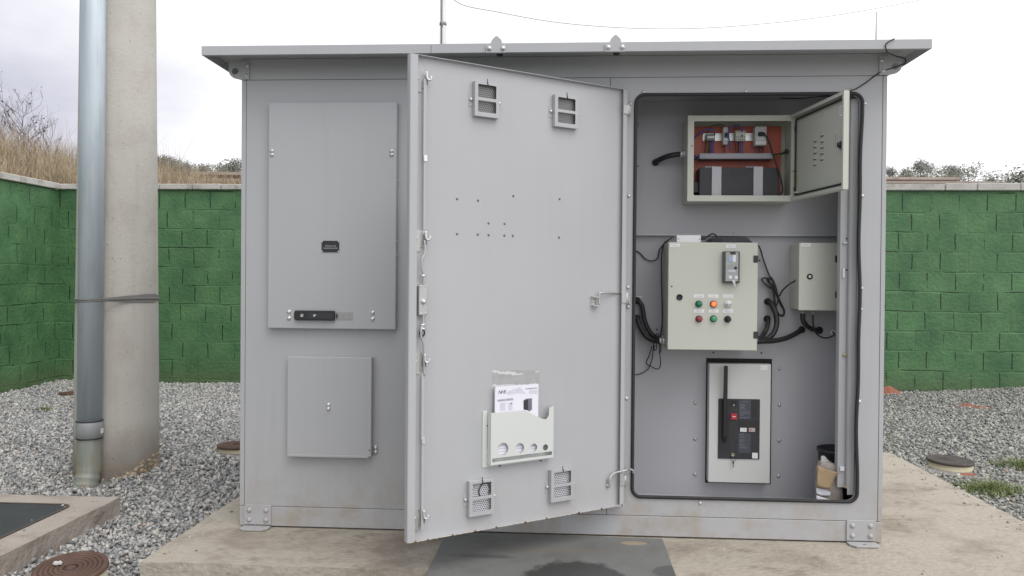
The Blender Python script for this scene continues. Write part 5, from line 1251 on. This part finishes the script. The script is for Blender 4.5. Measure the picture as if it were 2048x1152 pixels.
# --- junction box on the right
JY = .20
A = on_y(1601, 485.5, JY); B = on_y(1674.5, 621.5, JY); jx0, jx1, jz0, jz1 = A.x-.005, B.x, B.z, A.z
jb = thing('junction_box', ((jx0+jx1)/2, .27, jz0), 'narrow beige junction box with a round lock right of the control cabinet', 'junction box')
obj('housing', MB().box(jx0+.003, jx1-.004, JY+.0135, YL-.001, jz0+.003, jz1-.002), BEIGE, jb, bevel=.003, seg=2)
obj('box_door', MB().box(jx0, jx1, JY, JY+.013, jz0, jz1), BEIGE, jb, bevel=.003, seg=2)
p = on_y(1619.5, 553, JY); obj('box_lock', MB().lathe(p, (0, -1, 0), [(.0125, -.001), (.0125, .003), (.011, .0045), (.0075, .0046), (.007, .002), (.002, .002)], 20), INK, jb)
obj('lock_core', MB().lathe(p+Vector((0, -.002, 0)), (0, -1, 0), [(.0065, 0), (.0062, .0015)], 14), ZINC, jb)
for y0, y1 in ((511, 525), (583, 596)):
    a, c = on_y(1670, y0, JY), on_y(1677.5, y1, JY); obj('hinge', MB().box(a.x, c.x, JY-.004, JY+.02, c.z, a.z), CHAR, jb, bevel=.002)
lab(1602.3, 485.9, 1621, 493, parent=jb, y=JY, frac=.6)
for px in (1605.5, 1626):
    p = on_y(px, 623, .27); p.y = .27; p.z = jz0+.003
    obj('cable_gland', MB().cyl(p, p-Vector((0, 0, .008)), .014, n=6).cyl(p-Vector((0, 0, .008)), p-Vector((0, 0, .018)), .011, n=14), mat('grey_gland', (.36, .36, .34), .5), jb)

# --- moulded case circuit breaker
YB = .300
a, c = on_y(1412.5, 716, YL), on_y(1541, 968, YL)
bk_ = thing('circuit_breaker', ((a.x+c.x)/2, YL, c.z), 'white circuit breaker with a black faceplate and lever below the control cabinet', 'breaker')
obj('recess', MB().box(a.x, c.x, YL-.002, YL-.0003, c.z, a.z), DARKGAP, bk_)
A = on_y(1419, 727, YB); B = on_y(1539.5, 967, YB)
obj('cover', MB().box(A.x, B.x, YB, YL-.0025, B.z, A.z), BRKWHITE, bk_, bevel=.002, seg=2)
A3, B3 = on_y(1436.7, 797, YB), on_y(1518.3, 918.5, YB); 
fp = obj('faceplate', MB().box(A3.x, B3.x, YB-.005, YB-.0005, B3.z, A3.z), CHAR, bk_, bevel=.0015)
YF = YB-.005
def fr(nm, x0, y0, x1, y1, m_, d=.0012, par=fp, y=YF):
    a, c = on_y(x0, y0, y), on_y(x1, y1, y); return obj(nm, MB().box(a.x, c.x, y-d, y-.0001, c.z, a.z), m_, par), a, c
INFO = mat('slate_info_print', (.065, .072, .09), .5, var=.05, scale=40)
DKP = mat('faceplate_black', (.028, .028, .030), .4)
fr('slot', 1439, 800, 1458, 902, DKP); fr('info_panel', 1478, 799.5, 1502, 838.5, INFO); fr('info_panel', 1477, 866, 1501, 906, INFO); fr('black_panel', 1477, 840.5, 1517, 864.5, DKP); fr('black_panel', 1503.5, 800, 1514, 834, DKP)
mb = MB()
for (x0, x1, yy) in ((1484, 1497, 803.5), (1480, 1490, 809), (1480, 1491, 812), (1480, 1488, 815), (1480, 1491, 818), (1480, 1498, 823.5), (1480, 1499, 826.5), (1480, 1487, 830), (1480, 1497, 835.5), (1479, 1488, 868.5), (1479, 1489, 874), (1479, 1490, 880), (1479, 1486, 883), (1479, 1489, 888), (1479, 1490, 892), (1479, 1496, 895.5)):
    p, q = on_y(x0, yy-.6, YF-.0012), on_y(x1, yy+.6, YF-.0012); mb.box(p.x, q.x, YF-.0016, YF-.0013, q.z, p.z)
obj('fine_print', mb, mat('fine_print_grey', (.20, .21, .25), .6), fp)
rb, p, q = fr('trip_button', 1461.7, 827, 1473.3, 838.6, mat('red_trip', (.50, .03, .05), .4), .006)
mb = MB().box(p.x+.006, q.x-.006, YF-.0066, YF-.0061, (p.z+q.z)/2-.0015, (p.z+q.z)/2+.0015); obj('button_mark', mb, LABEL, rb)
fr('knob_recess', 1460.5, 800.5, 1473.5, 812.5, INK); 
p = on_y(1467.5, 810.5, YF); obj('release_knob', MB().lathe(p, (0, -1, 0), [(.005, 0), (.004, .004), (.001, .005)], 10), ZINC, fp)
fr('indicator', 1480.3, 855.5, 1493, 863.5, LABEL, .002); fr('indicator', 1497.3, 855.5, 1510, 863.5, mat('pinkish_indicator', (.50, .42, .42), .5), .002)
fr('indicator_mark', 1485, 857, 1485.8, 862, PRINT, .0024); fr('indicator_mark', 1489, 857, 1489.8, 862, PRINT, .0024); fr('indicator_mark', 1499, 858.3, 1502, 860.8, REDB, .0024)
fr('blank_sticker', 1504.3, 905.5, 1515.2, 917, LABEL, .001)
A4, B4 = on_y(1521, 730.5, YB), on_y(1535, 740, YB); obj('cover_sticker', MB().box(A4.x, B4.x, YB-.001, YB-.0002, B4.z, A4.z), LABEL, bk_)
hv = [on_y(1448.5, 733, YB-.03), on_y(1455.5, 733, YB-.03)]
zt_, z_b = on_y(1452, 732, YB-.03).z, on_y(1452, 886, YB-.02).z
obj('lever', MB().add([(hv[0].x, YB-.034, zt_), (hv[1].x, YB-.034, zt_), (hv[1].x, YB-.022, zt_), (hv[0].x, YB-.022, zt_), (hv[0].x-.001, YB-.026, z_b+.03), (hv[1].x+.001, YB-.026, z_b+.03), (hv[1].x+.001, YF-.001, z_b+.03), (hv[0].x-.001, YF-.001, z_b+.03), (hv[0].x+.003, YB-.014, z_b), (hv[1].x, YB-.014, z_b), (hv[1].x, YF-.001, z_b), (hv[0].x+.003, YF-.001, z_b)],
    [(0, 1, 2, 3), (0, 4, 5, 1), (1, 5, 6, 2), (2, 6, 7, 3), (3, 7, 4, 0), (4, 8, 9, 5), (5, 9, 10, 6), (6, 10, 11, 7), (7, 11, 8, 4), (8, 11, 10, 9)]), BLACKP, bk_, bevel=.0015)
kc = on_y(1465.5, 909.5, YF)
obj('key_lock', MB().lathe(kc, (0, -1, 0), [(.0085, 0), (.0085, .005), (.006, .006), (.0055, .003), (.001, .003)], 16), mat('brassy_lock', (.42, .40, .28), .35, .7), bk_)
mb = MB().loop([Vector((kc.x+.001+.011*math.cos(a), YF-.008, kc.z-.016+.011*math.sin(a))) for a in np.linspace(0, 6.283, 20)[:-1]], .0009, 6)
mb.box(kc.x-.002, kc.x+.004, YF-.0085, YF-.0065, kc.z-.038, kc.z-.026).box(kc.x-.0005, kc.x+.0022, YF-.0085, YF-.0065, kc.z-.056, kc.z-.038)
obj('key_ring', mb, CHAR, bk_)

# --- hoses and cables
def cable(name, pts, r, label, m_=HOSE, n=8, cat='cable', k=8, group=None):
    w3 = spline([p if isinstance(p, Vector) else on_y(*p) for p in pts], k)
    return tag(obj(name, MB().tube(w3, r, n), m_, None), label, cat, group or {'corrugated_hose': 'black hoses inside the cabin', 'thin_cable': 'thin black cables inside the cabin', 'coiled_cable': 'bundled black cable right of the control cabinet'}.get(name))
hin = Vector((0, .03, 0))
cable('corrugated_hose', [HOLES['a']+hin, HOLES['a']+Vector((.002, -.012, 0)), (1284, 612, .32), (1289, 640, .315), (1299, 663, .31), (1313, 676, .29), Vector((kx0-.02, .275, gl.z+.004))], .0105, 'black hose from the upper left grommet to the control cabinet', cat='hose', n=12)
cable('corrugated_hose', [HOLES['b']+hin, HOLES['b']+Vector((.002, -.012, 0)), (1280, 652, .32), (1290, 670, .30), (1304, 680, .285), (1316, 682, .27), Vector((kx0-.02, .262, gl.z-.003))], .012, 'thicker black hose from the lower left grommet to the control cabinet', cat='hose', n=12)
cable('corrugated_hose', [HOLES['c']+hin, HOLES['c']+Vector((.004, -.012, 0)), (1545, 612, .315), (1552, 630, .30), (1553, 650, .29), (1546, 668, .27), (1532, 678, .25), Vector((kx1+.014, .22, gr.z+.004))], .0115, 'black hose curving down from the upper grommet right of the control cabinet', cat='hose', n=12)
cable('corrugated_hose', [HOLES['d']+hin, HOLES['d']+Vector((.002, -.012, 0)), (1534, 655, .30), (1527, 668, .28), (1520, 676, .25), Vector((kx1-.002, .26, gr.z+.012))], .010, 'short black hose from the lower grommet right of the control cabinet', cat='hose', n=12)
cable('corrugated_hose', [HOLES['e']+hin, HOLES['e']+Vector((-.004, -.012, 0)), (1590, 668, .315), (1570, 677, .29), (1545, 682, .26), (1528, 682.5, .235), Vector((kx1+.014, .218, gr.z-.004))], .0112, 'long black hose running level to the grommet below the junction box', cat='hose', n=12)
q = on_y(1605.5, 634, .27)
cable('corrugated_hose', [Vector((q.x, .27, jz0-.012)), (1606, 640, .27), (1612, 650, .28), (1624, 658, .31), HOLES['f']+Vector((-.004, -.008, 0)), HOLES['f']+hin], .0108, 'black hose from the bottom of the junction box into the wall', cat='hose', n=12)
cable('corrugated_hose', [HOLES['h']+hin, HOLES['h']+Vector((.002, -.016, .001)), (1324, 317, .28), (1340, 311.5, .26), Vector((bx0-.018, .25, gq.z))], .0118, 'black hose entering the left side of the open wall box', cat='hose', n=12)
cable('thin_cable', [(1626, 630, .27), (1626, 645, .27), (1629, 660, .28), (1637, 671, .29), (1650, 676, .29), (1663, 673, .30), (1669, 668, .32), HOLES['g']+Vector((0, .01, 0))], .0035, 'thin black cable looping from the junction box to the white grommet')
cable('thin_cable', [(1264, 498, .345), (1278, 505, .345), (1290, 517, .343), (1302, 522, .34), (1315, 517, .338), (1319, 500, .335), (1326, 490, .333), (1337, 480, .33), (1345, 475, .32)], .0026, 'thin black cable sagging from the seal to the control cabinet top')
cable('thin_cable', [(1337, 480, .345), (1327, 489, .345), (1323, 515, .345), (1323, 560, .345), (1324, 610, .345), (1324, 650, .345), (1320, 676, .28), (1322, 700, .27), (1318, 706, .275)], .0026, 'thin black cable hanging straight down beside the control cabinet')
cable('thin_cable', [(1264, 749, .345), (1280, 748, .34), (1296, 738, .335), (1304, 718, .32), (1307, 690, .30), (1310, 672, .27), (1316, 668, .262), (1318, 678, .258), (1319, 700, .27), (1321, 728, .31), (1316, 738, .32), (1304, 734, .325), (1293, 726, .33), (1298, 712, .325), (1304, 692, .30)], .0022, 'thin tangled black wire dangling below the two left hoses')
cable('thin_cable', [(1309, 690, .265), (1308, 698, .265), (1310, 701, .265), (1313, 697, .265), (1313, 684, .262)], .0022, 'small black wire loop tied to the left hoses')
cable('coiled_cable', [(1514, 489, .30), (1520, 497, .31), (1527, 520, .33), (1537, 547, .335), (1546, 566, .33), (1553, 590, .325), (1560, 607, .325), (1567, 620, .325), (1567, 628, .325), (1560, 630, .325), (1553, 620, .322), (1549, 600, .32), (1545, 580, .32), (1535, 572, .322), (1526, 564, .325), (1524, 558, .325), (1532, 556, .325), (1541, 565, .32), (1552, 585, .315), (1556, 600, .315), (1550, 616, .318), (1548, 606, .32), (1549, 588, .318), (1540, 568, .318), (1534, 560, .318), (1537, 556, .318), (1545, 563, .316), (1552, 582, .312), (1558, 592, .31), (1565, 581, .29), (1578, 569, .26), (1590, 562, .26), Vector((jx0+.004, .26, on_y(1596, 559, .26).z))], .0034, 'black cable bundled in loops between control cabinet and junction box')
cable('coiled_cable', [(1541, 553, .322), (1546, 560, .316), (1552, 575, .313), (1556, 592, .312), (1563, 608, .318), (1569, 622, .322), (1566, 632, .324), (1556, 628, .322), (1551, 610, .318), (1548, 590, .314), (1542, 572, .312), (1539, 560, .316), (1541, 553, .322)], .0034, 'second loop of black cable hanging from the bundle right of the cabinet')

# --- bucket, sack and cardboard on the floor of the cabin
FZ = ZP-.044
q = on_y(1677, 905, .22)
bu = thing('bucket', (q.x, .215, FZ), 'black plastic bucket standing in the right corner of the cabin', 'bucket')
bz1_ = on_y(1668, 896, .22).z
obj('pail', MB().lathe((q.x, .215, FZ), (0, 0, 1), [(.070, 0), (.085, bz1_-FZ-.012), (.090, bz1_-FZ-.012), (.091, bz1_-FZ), (.084, bz1_-FZ), (.070, bz1_-FZ-.10)], 32), CHAR, bu)
def crumple(poly, y0, y1, amp, seed):
    bm = bmesh.new(); vs_ = [bm.verts.new((a, 0, b)) for a, b in poly]; bm.faces.new(vs_)
    r_ = bmesh.ops.extrude_face_region(bm, geom=bm.faces[:]); bmesh.ops.translate(bm, verts=[e for e in r_['geom'] if isinstance(e, bmesh.types.BMVert)], vec=(0, y1-y0, 0))
    bmesh.ops.triangulate(bm, faces=bm.faces[:]); bmesh.ops.subdivide_edges(bm, edges=bm.edges[:], cuts=4, use_grid_fill=True)
    for v in bm.verts:
        k = mnoise.noise(v.co*18+Vector((seed, 0, 0)))*amp+mnoise.noise(v.co*50+Vector((seed, 3, 0)))*amp*.4; v.co += Vector((k*.5, k, k*.5))+Vector((0, y0, 0))
    mb = MB(); bm.verts.index_update(); mb.v = [v.co.copy() for v in bm.verts]; mb.f = [tuple(v.index for v in f.verts) for f in bm.faces]; mb.sm = [True]*len(mb.f); mb.mi = [0]*len(mb.f); bm.free(); return mb
P2 = lambda pts, y: [(on_y(a, b, y).x, on_y(a, b, y).z) for a, b in pts]
sk = thing('paper_sack', on_y(1655, 1000, .12), 'crumpled brown paper sack leaning on the bucket in the cabin', 'sack')
ps_ = P2([(1632, 975), (1634, 935), (1640, 922), (1662, 925), (1676, 932), (1680, 960), (1682, 985)], .10); zf_ = FZ+.001
ps_ = [(ps_[0][0]-.001, zf_)]+ps_+[(ps_[-1][0]+.002, zf_)]
obj('bag', crumple(ps_, .075, .118, .010, 3), SACK, sk)
for pts in ([(1632, 975), (1652, 979), (1661, 985), (1659, 992), (1640, 990), (1633, 986)], [(1632, 990), (1650, 996), (1672, 1003), (1660, 1006), (1633, 1004)]):
    obj('printed_patch', crumple(P2(pts, .066), .062, .064, .003, 5), PAPER, sk)
pl_ = P2([(1642, 912), (1647, 911), (1664, 928), (1667, 938), (1650, 938), (1640, 930)], .11)
tag(obj('foam_wrap', crumple(pl_, .100, .112, .006, 8), mat('pale_foam', (.50, .49, .48), .8), None), 'pale foam sheet folded over the rim of the black bucket', 'packing')
cb = P2([(1634, 930), (1645, 936), (1676, 944), (1667, 956), (1659, 978), (1632, 972)], .055)
tag(obj('cardboard_piece', crumple(cb, .045, .052, .005, 1), KRAFT, None), 'torn brown cardboard piece leaning against the paper sack', 'cardboard')

# ================================================================== ON AND AROUND THE ROOF
q = on_y(1752, 75, -.05)
an = thing('whip_antenna', (q.x, -.05, RZ1), 'thin black whip antenna standing on the right of the cabin roof', 'antenna')
obj('antenna_base', MB().lathe((q.x, -.05, RZ1-.0005), (0, 0, 1), [(.014, 0), (.014, .006), (.006, .012), (.004, .024)], 14), BLACKP, an)
ztp = on_y(1752, 24, -.05).z
obj('rod', MB().cyl((q.x, -.05, RZ1+.02), (q.x, -.05, ztp), .0022, .0014, 8), BLACKP, an)
s_ = lambda px, py, y: on_y(px, py, y)
cable('antenna_cable', [Vector((q.x+.004, -.05, RZ1+.006)), Vector((q.x+.012, -.10, RZ1+.004)), Vector((q.x+.020, RY0-.004, RZ1+.001)), s_(1772, 88, RY0-.006), s_(1773, 101, RY0-.005), s_(1776, 106, -.14), s_(1795, 113, -.03), s_(1809, 117, -.012), s_(1811, 125, -.012), s_(1800, 131, -.012), s_(1785, 136, -.010), s_(1770, 141, -.006), s_(1755, 148, -.006), s_(1735, 163, -.006), s_(1715, 176, -.008), s_(1700, 182, -.018), s_(1690, 187, -.006), s_(1672, 192, .04), s_(1640, 193, .08), s_(1600, 197, .12), s_(1560, 196, .2)], .0024, 'thin black cable draped over the roof edge into the top of the door opening', m_=RUBBER)
POSTM = mat('post_paint', lin(214, 214, 212), .6, .1, var=.06, scale=6)
YP = 3.1
a, c = on_y(886, 60, YP), on_y(893, 60, YP)
po = thing('thin_post', (a.x, YP, -.07), 'thin pale grey post rising behind the cabin roof', 'post')
obj('shaft', MB().lathe((a.x, YP, -.15), (0, 0, 1), [(.026, 0), (.026, 5.2)], 20), POSTM, po)
obj('earth_wire', MB().tube([(a.x-.006, YP-.029, .5), (a.x-.006, YP-.029, 4.9)], .0035, 6), CHAR, po)
zz = on_y(886, 48, YP).z; obj('clamp', MB().lathe((a.x, YP, zz-.012), (0, 0, 1), [(.029, 0), (.029, .024)], 18).lathe((a.x-.004, YP-.03, zz-.028), (0, 0, 1), [(.007, 0), (.007, .05)], 8), mat('clamp_grey', (.3, .3, .3), .5, .4), po)
w3 = [Vector((a.x+.02, YP, on_y(893, -40, YP).z))]+[on_y(x_, y_, YP+(x_-900)/1000*2.5) for x_, y_ in ((915, 5), (1000, 25), (1100, 43), (1200, 53), (1300, 57.5), (1400, 56.5), (1500, 50), (1600, 40), (1700, 26), (1840, 0), (1990, -34))]
tag(obj('overhead_wire', MB().tube(spline(w3, 8), .0026, 6), mat('wire_grey', (.16, .16, .17), .6), None), 'thin wire sagging across the white sky above the cabin roof', 'wire')

# steel plate lying in front of the cabin
PLM = mat('worn_grey_plate', lin(115, 116, 114), .55, .0, var=.08, scale=5, bump=.15, bscale=60, stain=lin(102, 100, 96), sscale=4, samt=.8)
t = PLM.node_tree; b = t.nodes['Principled BSDF']; src = b.inputs['Base Color'].links[0].from_socket
g = N(t, 'ShaderNodeNewGeometry'); sp_ = N(t, 'ShaderNodeSeparateXYZ'); t.links.new(g.outputs['Position'], sp_.inputs[0])
nz = N(t, 'ShaderNodeTexNoise'); nz.inputs['Scale'].default_value = 9; nz.inputs['Detail'].default_value = 7; nz.inputs['Roughness'].default_value = .7; t.links.new(g.outputs['Position'], nz.inputs['Vector'])
def ell(cx, cy, rx, ry, e0, e1, wob):
    mp_ = N(t, 'ShaderNodeMapping', vector_type='TEXTURE'); mp_.inputs['Location'].default_value = (cx, cy, 0); mp_.inputs['Scale'].default_value = (rx, ry, 100); t.links.new(g.outputs['Position'], mp_.inputs['Vector'])
    ln_ = N(t, 'ShaderNodeVectorMath', operation='LENGTH'); t.links.new(mp_.outputs[0], ln_.inputs[0])
    ma = N(t, 'ShaderNodeMath', operation='MULTIPLY_ADD'); ma.inputs[1].default_value = wob; t.links.new(nz.outputs['Fac'], ma.inputs[0]); t.links.new(ln_.outputs['Value'], ma.inputs[2])
    mr_ = N(t, 'ShaderNodeMapRange', interpolation_type='SMOOTHSTEP'); mr_.inputs['From Min'].default_value = e1; mr_.inputs['From Max'].default_value = e0; t.links.new(ma.outputs[0], mr_.inputs['Value']); return mr_
def lay(prev, fac, col, amt):
    k = N(t, 'ShaderNodeMath', operation='MULTIPLY'); k.inputs[1].default_value = amt; t.links.new(fac.outputs[0], k.inputs[0])
    mx_ = N(t, 'ShaderNodeMix', data_type='RGBA'); mx_.inputs['B'].default_value = col; t.links.new(k.outputs[0], mx_.inputs['Factor']); t.links.new(prev, mx_.inputs['A']); return mx_.outputs['Result']
wq = on_z(1170, 1150, .01); wq2 = on_z(965, 1113, .01); pq = on_z(1268, 1087, .01); cq = on_z(1335, 1145, .01); br2 = on_z(1090, 1100, .01)
o_ = lay(src, ell(br2.x, br2.y, .42, .05, .5, 1.5, .9), lin(122, 112, 100), .5)
w1 = ell(wq.x-.03, wq.y-.12, .25, .31, 1.12, 1.26, .75); o_ = lay(o_, w1, lin(58, 57, 56), .88)
o_ = lay(o_, ell(wq2.x, wq2.y, .15, .035, 1.15, 1.45, 1.3), lin(84, 82, 80), .7)
o_ = lay(o_, ell(cq.x, cq.y, .075, .10, 1.2, 1.4, 1.3), lin(84, 84, 84), .8)
o_ = lay(o_, ell(pq.x, pq.y, .052, .023, .98, 1.06, .06), lin(158, 142, 122), .9)
t.links.new(o_, b.inputs['Base Color'])
rm = N(t, 'ShaderNodeMapRange'); rm.inputs['To Min'].default_value = .5; rm.inputs['To Max'].default_value = .3; t.links.new(w1.outputs[0], rm.inputs['Value']); t.links.new(rm.outputs[0], b.inputs['Roughness'])
T2 = lambda p: Vector((p[0], p[2], p[1]))
tag(obj('metal_sheet', MB().prism([(.882, -.75), (1.762, -.75), (1.768, -.04), (.885, -.025)], T2, .0015, .011), PLM, None, bevel=.002), 'worn grey sheet with wet stains lying on the slab before the door', 'sheet')
